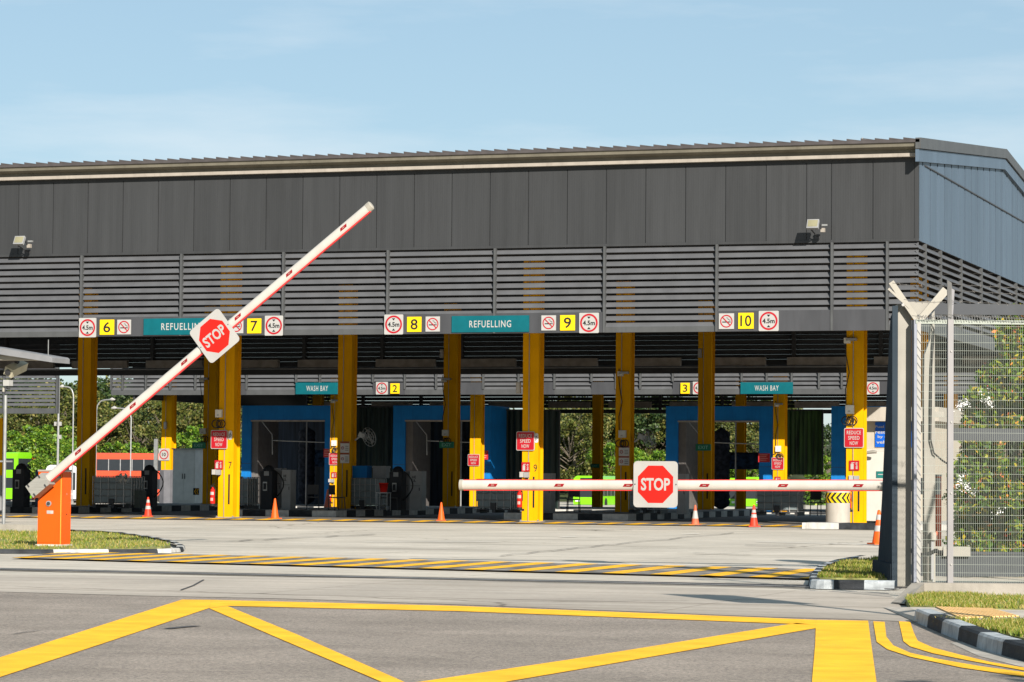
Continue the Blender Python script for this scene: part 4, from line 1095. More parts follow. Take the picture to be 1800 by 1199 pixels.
# orange pail on stool between tank and pump
p = at(674, 890, 99.6); r = empty('stool', 'small white metal stool carrying a red tub', 'stool', (p.x, 99.6, .2))
g = MB(); g.box(-.22, .22, -.2, .2, .62, .65, GALV); g.build('seat', r)
for x in (-.2, .2):
    for y in (-.17, .17): g = MB(); g.tube([(x, y, 0), (x, y, .62)], .014, GALV, 6); g.build('leg', r)
g = MB(); g.lathe((0, 0, 0), [(.12, 0), (.16, .3), (.17, .3), (.17, .34), (0, .34)], BRED, 16); o = g.build('tub'); o.location = (p.x, 99.6, .851); tag(o, 'red plastic tub standing on a small stool', 'tub')

# ------------------------------------------------------------ blue wash portals
def portal(u0, u1, vt, Y, label, frame_u, curt=None, brush=None):
    a = at(u0, 850, Y).x; b = at(u1, 850, Y).x; top = at(u0, vt, Y).z; w = b-a; zb = GZ(Y)+.1
    r = empty('wash_portal', label, 'wash machine', ((a+b)/2, Y, zb), 0, 'blue bus wash portals'); top -= zb
    fl, fr = [at(q, 850, Y).x-(a+b)/2 for q in frame_u]; lint = at(u0, vt+26, Y).z - zb
    g = MB(); g.box(-w/2, fl, 0, 3.0, 0, top, BLUE); g.box(fr, w/2, 0, 3.0, 0, top, BLUE); g.box(fl, fr, 0, 1.5, lint, top, BLUE)
    for zz in (1.1, 2.2): g.box(-w/2-.006, fl+.004, -.006, 0, zz, zz+.02, DARK); g.box(fr-.004, w/2+.006, -.006, 0, zz, zz+.02, DARK)
    g.build('frame', r)
    g = MB(); g.box(fl+.0, fl+.035*w*2, .15, 2.9, 0, lint, mat('warm_grey', (.11, .10, .095), .6)); g.box(fl, fr, -.03, .12, lint-.06, lint+.02, BEAMB); g.build('inner_jamb', r)
    g = MB()
    g.tube([(fl+.5, .3, lint-.05), (fl+1.1, .3, lint-.75), (fl+1.12, .3, lint-1.8)], .035, GALV, 7)
    g.tube([(fl+1.12, .32, lint-1.05), (fr, .32, lint-1.15)], .03, GALV, 7)
    g.tube([(fl+.65*(fr-fl), 1.1, 0), (fl+.65*(fr-fl), 1.1, lint)], .04, MDGR, 7)
    g.build('spray_pipe', r)
    if brush:
        for k, (bx, by) in enumerate(((.18, 6.0), (.80, 6.5))):
            g = MB(); prof = [(.10, 0)]
            for i in range(25): prof.append((.42+.05*(i % 2), .2+(lint-.5)*i/25))
            prof.append((0, lint-.2)); g.lathe((fl+bx*(fr-fl), by, 0), prof, mat('brush_dark', (.03, .035, .05), .9, var=.5, vs=5), 18); g.build('side_brush', r)
        g = MB(); pts = [(fl+.1, 7.5, 2.55), (fr-.1, 7.5, 2.55)]
        g.tube(pts, .45, mat('brush_blue', (.03, .06, .12), .9, var=.7, vs=4), 16); g.build('top_brush', r)
    return r
GR = mat('curtain_lit_green', (.03, .05, .03), .5, var=.5, vs=.9, stretch=(5, 5, .4), c2=(.06, .13, .03))
portal(424, 583, 713, 145, 'blue bus wash portal at the left, behind the second cone', (440, 570), brush=True)
portal(690, 862, 713, 145, 'blue bus wash portal in the middle, behind the tall pale cabinet', (711, 845), brush=True)
portal(1170, 1356, 714, 145, 'blue bus wash portal at the right, under number 3', (1191, 1334), brush=True)
portal(1461, 1640, 714, 145, 'blue bus wash portal mostly hidden by the small white building', (1485, 1620))
def curtain(u0, u1, vt, vb, Y, label, M):
    a = at(u0, 850, Y).x; b = at(u1, 850, Y).x; z1 = at(u0, vt, Y).z; z0 = at(u0, vb, Y).z
    g = MB(); n = 40; vs = []
    for i in range(n+1):
        x = (b-a)*i/n; y = .10*math.sin(i*1.9)+.06*math.sin(i*.7)
        vs += [(x, y, z0), (x, y, z1)]
    g.add(vs, [(2*i, 2*i+2, 2*i+3, 2*i+1) for i in range(n)], M, True)
    g.bar((0, 0, z1+.03), (b-a, 0, z1+.03), .08, .08, DARK); g.bar((b-a, 0, z0), (b-a, 0, z1), .06, .06, DARK); g.bar((0, 0, z0), (0, 0, z1), .06, .06, DARK)
    o = g.build('wash_curtain'); o.location = (a, Y, 0); tag(o, label, 'curtain', 'plastic curtains beside the wash portals')
curtain(584, 694, 716, 895, 147.5, 'dark plastic curtain between the left and middle blue portals', CURT)
curtain(858, 983, 722, 895, 147.5, 'dark plastic curtain right of the middle blue portal', CURT)
curtain(1357, 1446, 722, 834, 147.5, 'green tinted plastic curtain right of the blue portal under number 3', GR)
# back side screens closing the left wash bays
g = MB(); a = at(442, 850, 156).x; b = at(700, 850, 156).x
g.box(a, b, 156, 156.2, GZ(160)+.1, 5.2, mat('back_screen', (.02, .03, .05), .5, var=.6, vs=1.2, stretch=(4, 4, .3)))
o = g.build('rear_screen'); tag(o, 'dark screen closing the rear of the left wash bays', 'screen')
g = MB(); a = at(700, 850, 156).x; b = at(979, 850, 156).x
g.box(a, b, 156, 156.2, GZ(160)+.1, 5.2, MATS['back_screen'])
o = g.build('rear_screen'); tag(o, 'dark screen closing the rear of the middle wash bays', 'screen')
# crates and drums standing on the wash floor
for u, v0, w_, M, lab in ((663, 827, .6, BLUE, 'blue crate between the left and middle wash portals'), (702, 834, .5, MDGR, 'grey box on the tank left of the middle pump')):
    p = at(u, 880, 104.5); z0 = 1.36; z1 = at(u, v0, 104.5).z
    g = MB(); g.box(-w_/2, w_/2, 0, .5, 0, .45, M); g.box(-w_/2-.02, w_/2+.02, -.02, .52, .38, .43, M); o = g.build('crate')
    o.location = (p.x, 102.6, z0) if u == 663 else (at(655, 850, 102.9).x+.25, 102.9, 1.36); tag(o, lab, 'crate')

# ------------------------------------------------------------ small white building at the right
sx0 = at(1519.5, 900, 94.2).x; sx1 = at(1642, 900, 94.2).x
SZ = at(1540, 716, 94.0).z
shed = empty('small_white_building', 'small cream building with white door right of the rightmost yellow column', 'building', ((sx0+sx1)/2, 94.2, .1))
SW = mat('shed_cream', (.35, .31, .25), .7, var=.05, dirt=.1); SWD = mat('shed_door', (.42, .40, .36), .5, var=.04)
w = sx1-sx0
g = MB(); g.box(-w/2, w/2, 0, 7, 0, SZ-.45-.1, SW); g.build('wall', shed)
g = MB(); g.box(-w/2-.25, w/2+.25, -.6, 7.2, SZ-.10-.45, SZ-.10, mat('slab_cream', (.33, .30, .255), .7, var=.06, dirt=.15)); g.build('roof', shed)
z1 = at(1560, 793, 94.2).z-.1; dx0 = at(1521, 900, 94.2).x-(sx0+sx1)/2; dx1 = at(1590, 900, 94.2).x-(sx0+sx1)/2
g = MB(); g.box(dx0, dx1, -.05, -.002, .02, z1, SWD); d = g.build('door', shed)
g = MB()
for zz in (.3, 1.0, 1.8): g.box(dx0+.01, dx0+.05, -.065, -.051, zz, zz+.12, GALV)
g.build('hinge', d)
g = MB(); g.box(dx0-.05, dx0-.002, -.06, -.002, 0, z1+.05, SWD); g.box(dx0, dx1+.05, -.06, -.002, z1+.002, z1+.05, SWD); g.build('door_frame', shed)
r, w, h = sign_root('blue_notice', 'bright blue notice with white lettering on the small cream building, half behind the gate post', 'notice', None, 1538.5, 742, 1604, 786, 94.18)
g = MB(); plate(g, w, h, .02, SBLU); g.build('board', r); g = MB()
for k, s in enumerate(('Fuel pumps', 'restricted', 'by depot', 'vehicle !')):
    vs, fs = text_geo(s, .02); ww = len(s)*.068*w; text(g, s, -.16*w, (.30-.2*k)*h, ww, .13*h, -.024, SWHT, .02)
g.build('lettering', r)
r, w, h = sign_root('door_plate', 'small teal plate on the white door', 'sign', None, 1540.5, 828.5, 1558, 840, 94.14)
g = MB(); plate(g, w, h, .015, mat('plate_teal', (.01, .12, .11), .4)); g.build('board', r); g = MB(); g.box(-w*.33, w*.33, -.018, -.016, -.05*h, .08*h, SWHT); g.build('lettering', r)
r = empty('wall_lamp', 'small pale wall lamp on a bent arm above the white door', 'lamp', at(1526, 799, 93.9))
g = MB(); g.tube([(-.12, .25, -.12), (-.05, 0, .03), (.05, -.1, .08)], .02, BEIG, 6); g.build('arm', r); g = MB(); g.tube([(.0, -.1, .06), (.18, -.12, .09), (.30, -.12, .08)], [.045, .06, .045], BEIG, 8); g.build('lamp_head', r)

# ------------------------------------------------------------ barriers
STK = mat('sticker_red', (.20, .004, .008), .5)
REDE = mat('red_edge', (.62, .03, .03), .5)
ARMW = mat('arm_white', (.40, .375, .34), .4, var=.05, dirt=.10)
def barrier(label, base, yaw, ang, length, sign_s, stickers, cab=(.50, .36, 1.36), piv_h=1.16, side=1, dia=.18, sx=.80, sy=.82):
    # arm along +x of the arm empty, rotated by ang
    r = empty('barrier_gate', label, 'barrier', base, yaw, 'boom barriers with stop signs')
    cw, cd, chh = cab
    g = MB(); g.box(-cw/2, cw/2, 0, cd, 0, chh, ORNG); g.box(-cw/2+.02, cw/2-.02, -.008, -.001, .03, chh-.03, ORNG)
    g.box(cw/2-.03, cw/2-.018, -.010, .0, 0, chh, mat('orange_edge', (.95, .30, .05), .4))
    g.build('cabinet', r)
    g = MB(); g.box(-cw/2-.01, cw/2+.01, -.012, cd+.01, chh+.001, chh+.035, CREAM); g.build('lid', r)
    g = MB(); g.box(-cw/2-.02, cw/2+.02, -.05, cd+.05, -.13, .0, CONC); g.build('plinth', r)
    g = MB(); g.tube([(-.02, -.03, chh-.72+.12), (-.02, -.006, chh-.72+.12)], .052, MDGR, 18); g.tube([(-.02, -.04, chh-.60), (-.02, -.03, chh-.60)], .035, DARK, 14); g.build('knob', r)
    g = MB(); g.box(-.06, .075, -.014, -.009, chh-.79, chh-.73, mat('label_grey', (.4, .36, .33))); g.box(-.055, .02, -.016, -.014, chh-.785, chh-.735, SWHT); g.build('type_plate', r)
    g = MB(); g.tube([(cw/2+.001, cd*.5, chh-.80), (cw/2+.008, cd*.5, chh-.80)], .012, BLK, 8); g.tube([(cw/2+.001, cd*.5, chh-.42), (cw/2+.006, cd*.5, chh-.42)], .010, SWHT, 8); g.build('lock', r)
    E = Matrix.Translation((-.02, 0, piv_h)) @ Matrix.Rotation(-ang, 4, 'Y')
    def put(mb, name, parent=r):
        mb.v = [tuple(E @ Vector(v)) for v in mb.v]; return mb.build(name, parent)
    y0 = -.24; S = side
    # clamp box at the pivot
    g = MB(); g.box(-.30, .12, y0-.13, y0+.12, -.15, .12, mat('clamp_grey', (.27, .26, .235), .4, .2, var=.1, vs=3, stretch=(1, 1, 12)))
    g.box(-.26, -.23, y0-.137, y0-.131, .06, .12, DARK); g.box(.02, .05, y0-.137, y0-.131, .06, .12, DARK); g.box(-.26, -.23, y0-.137, y0-.131, -.15, -.09, DARK); g.box(.02, .05, y0-.137, y0-.131, -.15, -.09, DARK)
    g.box(-.24, .24, y0+.0, -.001, -.10, .06, BEIG); put(g, 'clamp')
    # arm: oval tube
    n = 20; prof = [(math.cos(2*math.pi*k/n)*dia*.36, math.sin(2*math.pi*k/n)*dia*.5) for k in range(n)]
    g = MB(); vs = [(x, y0-.0+a, b-.01) for x in (.12, length) for a, b in prof]
    g.add(vs, [(k, (k+1) % n, (k+1) % n+n, k+n) for k in range(n)], ARMW, True); a_ = put(g, 'arm')
    g = MB()
    for zz in (-dia*.5-.01,): g.box(.14, length-.06, y0-.030, y0+.022, zz-.012, zz+.009, REDE)
    put(g, 'edge_strip', r)
    g = MB(); vs = [(x, y0+a*s, b*s-.01) for x, s in ((length-.07, 1.07), (length+.012, 1.07), (length+.03, .75)) for a, b in prof]
    g.add(vs, [(k+i*n, (k+1) % n+i*n, (k+1) % n+n+i*n, k+n+i*n) for i in (0, 1) for k in range(n)] + [tuple(range(2*n, 3*n))], CREAM); put(g, 'end_cap')
    for s in stickers:
        g = MB(); yy = y0-dia*.36-.004
        g.poly([(s-.09, yy, -.035), (s+.06, yy, -.035), (s+.09, yy, .015), (s-.06, yy, .015)], STK)
        g.add([(s-.03, yy-.001, -.014), (s+.02, yy-.001, -.014), (s+.022, yy-.001, -.005), (s-.028, yy-.001, -.005)], [(0, 1, 2, 3)], CREAM); put(g, 'reflector')
    # stop sign
    g = MB(); plate(g, sx, sy, .012, SWHT, .07, y=y0-dia*.36-.02, cx=sign_s, cz=-.01)
    b = put(g, 'stop_sign')
    g = MB(); rr = sy*.405/math.cos(math.pi/8)
    g.poly([(sign_s+rr*sx/sy*math.cos(math.pi/8+k*math.pi/4)*.98, y0-dia*.36-.034, -.01+rr*math.sin(math.pi/8+k*math.pi/4)) for k in range(8)], BRED); o = put(g, 'octagon', b)
    g = MB(); text(g, 'STOP', sign_s, -.01, sx*.67, sy*.275, y0-dia*.36-.037, SWHT, .030, spacing=1.0)
    if side < 0: pass
    put(g, 'lettering', b)
    g = MB()
    for q in (-1, 1):
        g.tube([(sign_s+q*sx*.46, y0-dia*.36-.038, -.01), (sign_s+q*sx*.46, y0-dia*.36-.031, -.01)], .010, DARK, 8)
    put(g, 'bolt', b)
    return r
bp = gr(87, 955, .11)
_y = bp.y-.24; _p = at(95, 847, _y); _t = at(651, 361, _y); _px = bp.x-.02
def _al(u, v): q = at(u, v, _y); return math.hypot(q.x-_px, q.z-_p.z)
_L = _al(651, 361); _k = _L/8.83
barrier('orange barrier cabinet with raised white arm and tilted stop sign on the left grass', (bp.x, bp.y, .09), 0, math.atan2(_t.z-_p.z, _t.x-_px), _L, _al(379.5, 589.5), [_al(*q) for q in ((140, 795), (235, 712), (325, 635), (418, 554), (510, 480), (604, 398))],
        cab=(at(108, 900, bp.y).x-at(65.5, 900, bp.y).x, .36, at(90, 829, bp.y).z-.09), piv_h=_p.z-.09, dia=.165, sx=.735, sy=.75)
# the right one is turned round: its arm reaches left. Built mirrored by placing the arm along -x
yb = 46.6
tip = at(808, 852.5, yb); piv = at(1622, 853.5, yb)
def barrier_right():
    L = (Vector((piv.x, 0, 0))-Vector((tip.x, 0, 0))).length
    def s(u): return at(u, 853, yb).x
    r = empty('barrier_gate', 'lowered white barrier arm with upright stop sign, its cabinet behind the fence', 'barrier', (piv.x, yb, .12), 0, 'boom barriers with stop signs')
    y0 = 0; dia = .172; z = piv.z-.12
    def X(u): return s(u)-piv.x
    g = MB(); g.box(s(1627)-piv.x, s(1643.5)-piv.x, .22, .60, 0, 1.36, ORNG); g.build('cabinet', r)
    g = MB(); g.box(s(1626)-piv.x, s(1644)-piv.x, .21, .61, 1.361, 1.39, CREAM); g.build('lid', r)
    g = MB(); g.box(-.15, .25, -.12, .20, z-.14, z+.12, MATS['clamp_grey']); g.build('clamp', r)
    n = 20; prof = [(math.cos(2*math.pi*k/n)*dia*.36, math.sin(2*math.pi*k/n)*dia*.5) for k in range(n)]
    dz = tip.z-piv.z
    def tube_(x0, x1, sc, M, name, cap=False):
        g = MB(); vs = [(x, a*sc, z+dz*(x/X(808))+b*sc) for x in (x0, x1) for a, b in prof]
        g.add(vs, [(k, (k+1) % n, (k+1) % n+n, k+n) for k in range(n)], M, True)
        if cap: g.add(vs[:n], [tuple(range(n))], M)
        return g.build(name, r)
    tube_(X(811), -.05, 1, ARMW, 'arm'); tube_(X(808.5), X(814.5), 1.07, CREAM, 'end_cap', True)
    g = MB()
    for q in (1, -1): g.bar((X(816), 0, z+dz+q*dia*.5), (-.05, 0, z+q*dia*.5), .05, .009, REDE)
    g.build('edge_strip', r)
    for u in (868, 985, 1106, 1240, 1378, 1510):
        g = MB(); x = X(u); zz = z+dz*(x/X(808)); yy = -dia*.36-.004
        g.poly([(x-.09, yy, zz-.025), (x+.06, yy, zz-.025), (x+.09, yy, zz+.022), (x-.06, yy, zz+.022)], STK)
        g.add([(x-.03, yy-.001, zz-.006), (x+.025, yy-.001, zz-.006), (x+.027, yy-.001, zz+.004), (x-.028, yy-.001, zz+.004)], [(0, 1, 2, 3)], CREAM); g.build('reflector', r)
    cx, cz, w, h = span(1116.3, 810.8, 1193.8, 892, yb); cx -= piv.x; cz -= .12; yy = -dia*.36-.02
    g = MB(); plate(g, w, h, .012, SWHT, .065, y=yy, cx=cx, cz=cz); b = g.build('stop_sign', r)
    g = MB(); g.poly([(cx+w*.432*math.cos(math.pi/8+k*math.pi/4), yy-.014, cz+h*.437*math.sin(math.pi/8+k*math.pi/4)) for k in range(8)], BRED); g.build('octagon', b)
    g = MB(); text(g, 'STOP', cx, cz, w*.66, h*.275, yy-.017, SWHT, .030); g.build('lettering', b)
    g = MB()
    for q in (-1, 1): g.tube([(cx+q*w*.465, yy-.02, cz), (cx+q*w*.465, yy-.011, cz)], .010, DARK, 8)
    g.build('bolt', b)
barrier_right()

# ------------------------------------------------------------ left foreground: camera post, canopy, low wall
lw = MB(); a = gr(-600, 940); b = gr(66, 939)
lw.box(a.x, b.x, b.y, b.y+.25, -.01, .22, PALE); tag(lw.build('low_wall'), 'low pale concrete wall behind the left grass island', 'wall')
p = gr(6, 929); Yp = b.y+1.2
p = at(6.5, 900, Yp)
r = empty('camera_post', 'galvanised post at the left edge carrying a camera box and a side bracket', 'post', (p.x, Yp, 0))
z1 = at(6, 695, Yp).z
g = MB(); g.tube([(0, 0, 0), (0, 0, z1)], .042, GALV, 12); g.box(-.09, .09, -.09, .09, 0, .012, GALV); g.build('pole', r)
zz = at(6, 811, Yp).z
g = MB(); g.box(-.3, .20, -.03, .03, zz-.02, zz+.02, GALV); g.build('crossbar', r)
g = MB(); zc = at(6, 674, Yp).z; g.box(-.02, .14, -.10, .10, zc-.06, zc+.08, SWHT); g.build('camera_box', r)
g = MB(); g.tube([(.05, -.02, zc-.10), (.13, -.06, zc-.12)], .035, DARK, 10); g.tube([(-.06, 0, zc-.2), (-.06, 0, zc-.08)], .03, CREAM, 8); g.build('camera', r)
# canopy of a guard house at the left edge
Yc = 70.0
c0 = at(92, 634, Yc); c1 = at(-260, 590, Yc)
r = empty('canopy', 'pale curved canopy roof at the left edge with a hanging camera below', 'canopy', (c0.x, Yc, 0))
g = MB()
prof = [(0, at(117, 637, Yc).z), (0, at(115, 629, Yc).z), (-.05, at(110, 626, Yc).z), (at(0, 0, Yc).x-at(117, 0, Yc).x, at(0, 607, Yc).z), (-6.5, at(0, 600, Yc).z+.15), (-6.5, at(0, 615, Yc).z), (at(0, 0, Yc).x-at(117, 0, Yc).x, at(0, 619, Yc).z)]
g.prism([(x, 0, z) for x, z in prof], (0, 1.0, 0), mat('canopy_pale', (.20, .20, .205), .45, .2, var=.08)); g.build('roof', r)
g = MB(); z0 = at(0, 632, Yc).z
g.box(-6.5, at(50, 0, Yc).x-at(92, 0, Yc).x, .2, .9, z0, z0+.12, mat('canopy_under', (.26, .24, .20), .7)); g.build('ceiling', r)
g = MB(); x = at(85, 0, Yc).x-c0.x; g.tube([(x, .3, at(97, 628, Yc).z), (x, .3, at(97, 596, Yc).z)], .012, GALV, 6); g.build('mast_rod', r)
for x in (-5.8,):
    g = MB(); g.box(x-.1, x+.1, .4, .6, 0, z0, GALV); g.build('post', r)
q = at(28, 648, Yc+1); r = empty('security_camera', 'pale box camera hanging under the canopy at the left edge', 'camera', q)
g = MB(); T = Matrix.Rotation(math.radians(25), 4, 'Y') @ Matrix.Rotation(math.radians(20), 4, 'X')
g.box(-.13, .13, -.35, .35, -.12, .12, mat('camera_beige', (.36, .33, .24), .5), T); g.build('housing', r)
g = MB(); g.tube([T @ Vector((0, -.36, 0)), T @ Vector((0, -.40, 0))], .08, DARK, 14); g.build('lens', r)
g = MB(); g.tube([(-.1, .1, -.15), (-.22, .1, -.35), (-.42, .1, -.42)], .03, RUBB, 7); g.box(-.05, .05, 0, .1, .1, .35, DARK); g.build('bracket', r)
# amber panel at the very left edge
p = at(1.5, 800, 95); g = MB(); g.box(-.9, .04, 0, .3, .1, at(0, 735, 95).z, YEL); g.box(-.95, .05, -.02, .32, .1, at(0, 836, 95).z, GREYP)
o = g.build('column_edge'); o.location = (p.x, 95, 0); tag(o, 'sliver of a yellow column with grey foot at the left edge', 'column')

# ------------------------------------------------------------ gate post and sliding gate (a frame parallel to the picture, 18 degrees off the hall)
D0 = 38.9; PS = FPX/D0
org = gr(1590, 1031); BR = Matrix.Rotation(YAW, 4, 'Z')
def gx(u): return (u-1590)/PS
def gz(v): return (1031-v)/PS
def groot(name, label, cat, group=None): return empty(name, label, cat, (org.x, org.y, 0), YAW, group)
r = groot('gate_post', 'beige steel gate post with slanted side buttress and V shaped arms on top', 'gate post')
g = MB(); g.box(gx(1577), gx(1602), .02, .30, 0, gz(527), BEIG); g.build('post', r)
g = MB(); g.box(gx(1602.5), gx(1608), -.22, .02, .05, gz(556), mat('bluish_steel', (.19, .20, .235), .4, .3)); g.box(gx(1608.5), gx(1610), -.05, 0, .05, gz(556), GALV); g.build('edge_rail', r)
g = MB(); x = gx(1577)
g.prism([(x-.005, .0, 0), (x-.005, 1.85, 0), (x-.005, 1.80, gz(1000)), (x-.005, 1.35, gz(880)), (x-.005, .62, gz(600)), (x-.005, .45, gz(548)), (x-.005, .0, gz(530))], (-.035, 0, 0), SLAT)
g.box(x-.075, x-.001, -.03, .0, 0, gz(530), SLAT)
g.box(x-.09, x-.041, 0, 2.0, 0, .30, SLAT)
g.build('buttress', r)
g = MB()
g.prism([(gx(1590), -.06, gz(527)), (gx(1608), -.06, gz(546)), (gx(1616), -.06, gz(546)), (gx(1638), -.06, gz(522)), (gx(1588), -.06, gz(523))], (0, .03, 0), BEIG)
g.build('top_plate', r)
for (u0, v0, u1, v1, wd, yy) in ((1610, 556, 1563, 488, .075, -.10), (1614, 556, 1660, 500, .085, -.10)):
    g = MB(); g.bar((gx(u0), yy, gz(v0)), (gx(u1), yy, gz(v1)), .05, wd, CREAM); g.bar((gx(u0)+.02, yy+.10, gz(v0)), (gx(u1)+.03, yy+.12, gz(v1+4)), .03, wd*.8, CREAM); g.build('arm', r)
g = MB(); g.bar((gx(1596), -.12, gz(534)), (gx(1558), -.12, gz(500)), .02, .03, CREAM); g.tube([(gx(1584), -.14, gz(529)), (gx(1584), -.10, gz(529))], .02, SWHT, 8); g.build('stay', r)
# parked sliding gate behind the fence
D1 = 1.9
def qx(u): return (u-900)/FPX*(D0+D1) - (1590-900)/FPX*D0
def qz(v): return (1031-v)/PS*(D0+D1)/D0 - .0
hz = 840+5.5
def qz(v): return CH + (hz-v)/FPX*(D0+D1)
r = groot('sliding_gate', 'grey sliding gate leaf with heavy rails parked behind the mesh fence', 'gate')
GREYG = mat('gate_grey', (.038, .041, .046), .45, .2, var=.08)
g = MB(); g.box(qx(1642), qx(2300), D1, D1+.12, qz(547), qz(527.5), GREYG); g.build('top_rail', r)
g = MB(); g.box(qx(1676), qx(2300), D1, D1+.10, qz(772), qz(750), GREYG); g.build('middle_rail', r)
g = MB(); g.box(qx(1608), qx(2300), D1, D1+.10, .08, qz(975), mat('gate_panel', (.038, .042, .046), .6)); g.box(qx(1640), qx(2300), D1-.01, D1+.12, qz(974.5), qz(970), GREYG); g.build('lower_panel', r)
g = MB(); g.box(qx(1658), qx(1706), D1-.08, D1-.01, qz(978), qz(961), BEIG); g.box(qx(1622), qx(1658), D1-.05, D1-.0, qz(975), qz(961), PALE); g.build('end_block', r)
g = MB()
for u in (1900, 2200): g.box(qx(u), qx(u+10), D1+.02, D1+.09, qz(970), qz(548), GREYG)
g.build('upright', r)
# guide posts behind the corner
r = groot('guide_post', 'beige guide post with bent top and black cable behind the fence corner', 'post')
g = MB(); y = 1.2
def wx(u): return (u-900)/FPX*(D0+y) - 690/FPX*D0
def wz(v): return CH + (hz-v)/FPX*(D0+y)
g.prism([(wx(1626), y, 0), (wx(1645), y, 0), (wx(1643), y, wz(540)), (wx(1638), y, wz(546)), (wx(1636), y, wz(590)), (wx(1625), y, wz(620)), (wx(1624), y, wz(680))], (0, .16, 0), BEIG); g.build('post', r)
g = MB(); g.box(wx(1639.5), wx(1641.5), y-.03, y-.005, 0, wz(970), GALV); g.box(wx(1635), wx(1645), y-.10, y-.001, wz(950), wz(936), CREAM); g.box(wx(1636), wx(1641), y-.06, y-.02, wz(1020), wz(952), MDGR); g.build('junction_box', r)
g = MB(); g.tube([(wx(u), y-.05, wz(v)) for u, v in ((1634, 560), (1641, 575), (1637, 640), (1636, 700), (1635, 770), (1641, 795), (1656, 808), (1672, 818))], .012, RUBB, 6); g.build('cable', r)
g = MB(); g.box(wx(1644), wx(1666), y+.3, y+.35, wz(730), wz(720), BEIG); g.build('bracket', r)
# flexible black conduit
r = groot('flexible_conduit', 'black corrugated conduit drooping behind the fence corner', 'conduit')
g = MB(); pts = []
for i in range(41):
    t = i/40; u = 1607+ (1668-1607)*t; v = 967 + 9*math.sin(math.pi*min(1, t*1.25)) + (4 if t > .8 else 0)
    pts.append((gx(u), .45, gz(v)-.0))
g.tube(pts, [.030 if i % 2 else .023 for i in range(41)], RUBB, 8); g.build('conduit', r)

# ------------------------------------------------------------ mesh fence
r = groot('mesh_fence', 'pale welded mesh fence with posts and V arms on a concrete footing', 'fence')
FW = mat('fence_wire', (.25, .27, .235), .5, .1, var=.05); FP = mat('fence_post', (.215, .205, .205), .45, .1, var=.05, dirt=.12)
yF = -4.0; DF = D0+yF
def fx(u): return (u-900)/FPX*DF - 690/FPX*D0
def fz(v): return CH + (hz-v)/FPX*DF
z0, z1 = fz(1026), fz(561)
def meshpanel(u0, u1, name, dy=0.0, y2=None):
    g = MB(); xa, xb = fx(u0), fx(u1); n = max(2, int((u1-u0)/3.32))
    T = .0019
    y2 = yF if y2 is None else y2
    for i in range(n+1):
        t = i/n; x = xa+(xb-xa)*t; y = yF+dy+(y2-yF)*t
        g.box(x-T/2*1.25, x+T/2*1.25, y-T, y+T, z0, z1, FW)
    k = 0; z = z0+.02; step = .0985
    while z < z1:
        g.bar((xa, yF+dy-.007, z), (xb, y2+dy-.007, z), .004, .0032, FW); z += step
    return g.build(name, r)
meshpanel(1676.5, 1985, 'mesh_panel'); meshpanel(1618, 1666, 'mesh_panel')
g = MB(); g.box(fx(1609.5), fx(1616.5), yF-.10, yF-.085, z0, z1, mat('pale_flat', (.28, .27, .25), .5, var=.05)); 
z = z0
while z < z1-.1: g.bar((fx(1609.5), yF-.106, z+.07), (fx(1616.5), yF-.106, z), .006, .006, MDGR); z += .0985
g.build('corner_strip', r)
for u in (1666, 1986):
    g = MB(); g.box(fx(u), fx(u+10), yF-.05, yF+.05, z0-.25, z1+.04, FP)
    po = g.build('post', r)
    g = MB(); z = z0+.22
    while z < z1: g.tube([(fx(u+6), yF-.062, z), (fx(u+6), yF-.051, z)], .011, SWHT, 8); z += .85
    g.build('bolt', po)
    a = MB(); a.prism([(fx(u), yF-.03, z1+.04), (fx(u+7), yF-.03, z1+.04), (fx(u+1), yF-.30, fz(492)), (fx(u-7), yF-.30, fz(487))], (0, .04, 0), MDGR); a.build('arm', r)
    a = MB(); a.prism([(fx(u+4), yF+.02, z1+.04), (fx(u+10), yF+.02, z1+.04), (fx(u+19.5), yF+.30, fz(499)), (fx(u+9.5), yF+.30, fz(494))], (0, .04, 0), FP); a.build('arm', r)
g = MB(); g.bar((fx(1609), yF, z1+.01), (fx(1985), yF, z1+.01), .045, .05, FW); g.build('top_rail', r)
g = MB()
BW = mat('barbed_wire', (.16, .15, .14), .5, .5)
for (ua, va, ub, vb, yy) in ((1563, 492, 1668, 494, -.2), (1585, 521, 1672, 522, -.12), (1600, 549, 1668, 547, -.1), (1670, 494, 1990, 497, -.2), (1676, 521, 1990, 524, .1), (1668, 548, 1990, 551, -.1), (1680, 545, 1990, 548, .15), (1686, 500, 1990, 503, .3)):
    A = Vector((fx(ua), yF+yy, fz(va))); B = Vector((fx(ub), yF+yy, fz(vb))); n = max(8, int((B-A).length/.11)); P = []
    for i in range(n+1):
        t = i/n; p = A.lerp(B, t); p.z -= .03*math.sin(math.pi*t); p.z += random.uniform(-.004, .004); P.append(p)
    g.tube(P, .0028, BW, 4)
    for p in P[1:-1]:
        for q in range(2):
            d = Vector((random.uniform(-1, 1), random.uniform(-1, 1), random.uniform(-1, 1))).normalized()*.022
            g.bar(p-d, p+d, .0025, .0025, BW)
# untidy coil of razor wire on the top rail
P = []
for i in range(900):
    t = i/900; P.append((fx(1612)+t*(fx(1985)-fx(1612)), yF+.05*math.cos(i*.55), z1+.045+.045*math.sin(i*.55)+random.uniform(-.008, .008)))
g.tube(P, .0026, GALV, 4); g.build('barbed_wire', r)
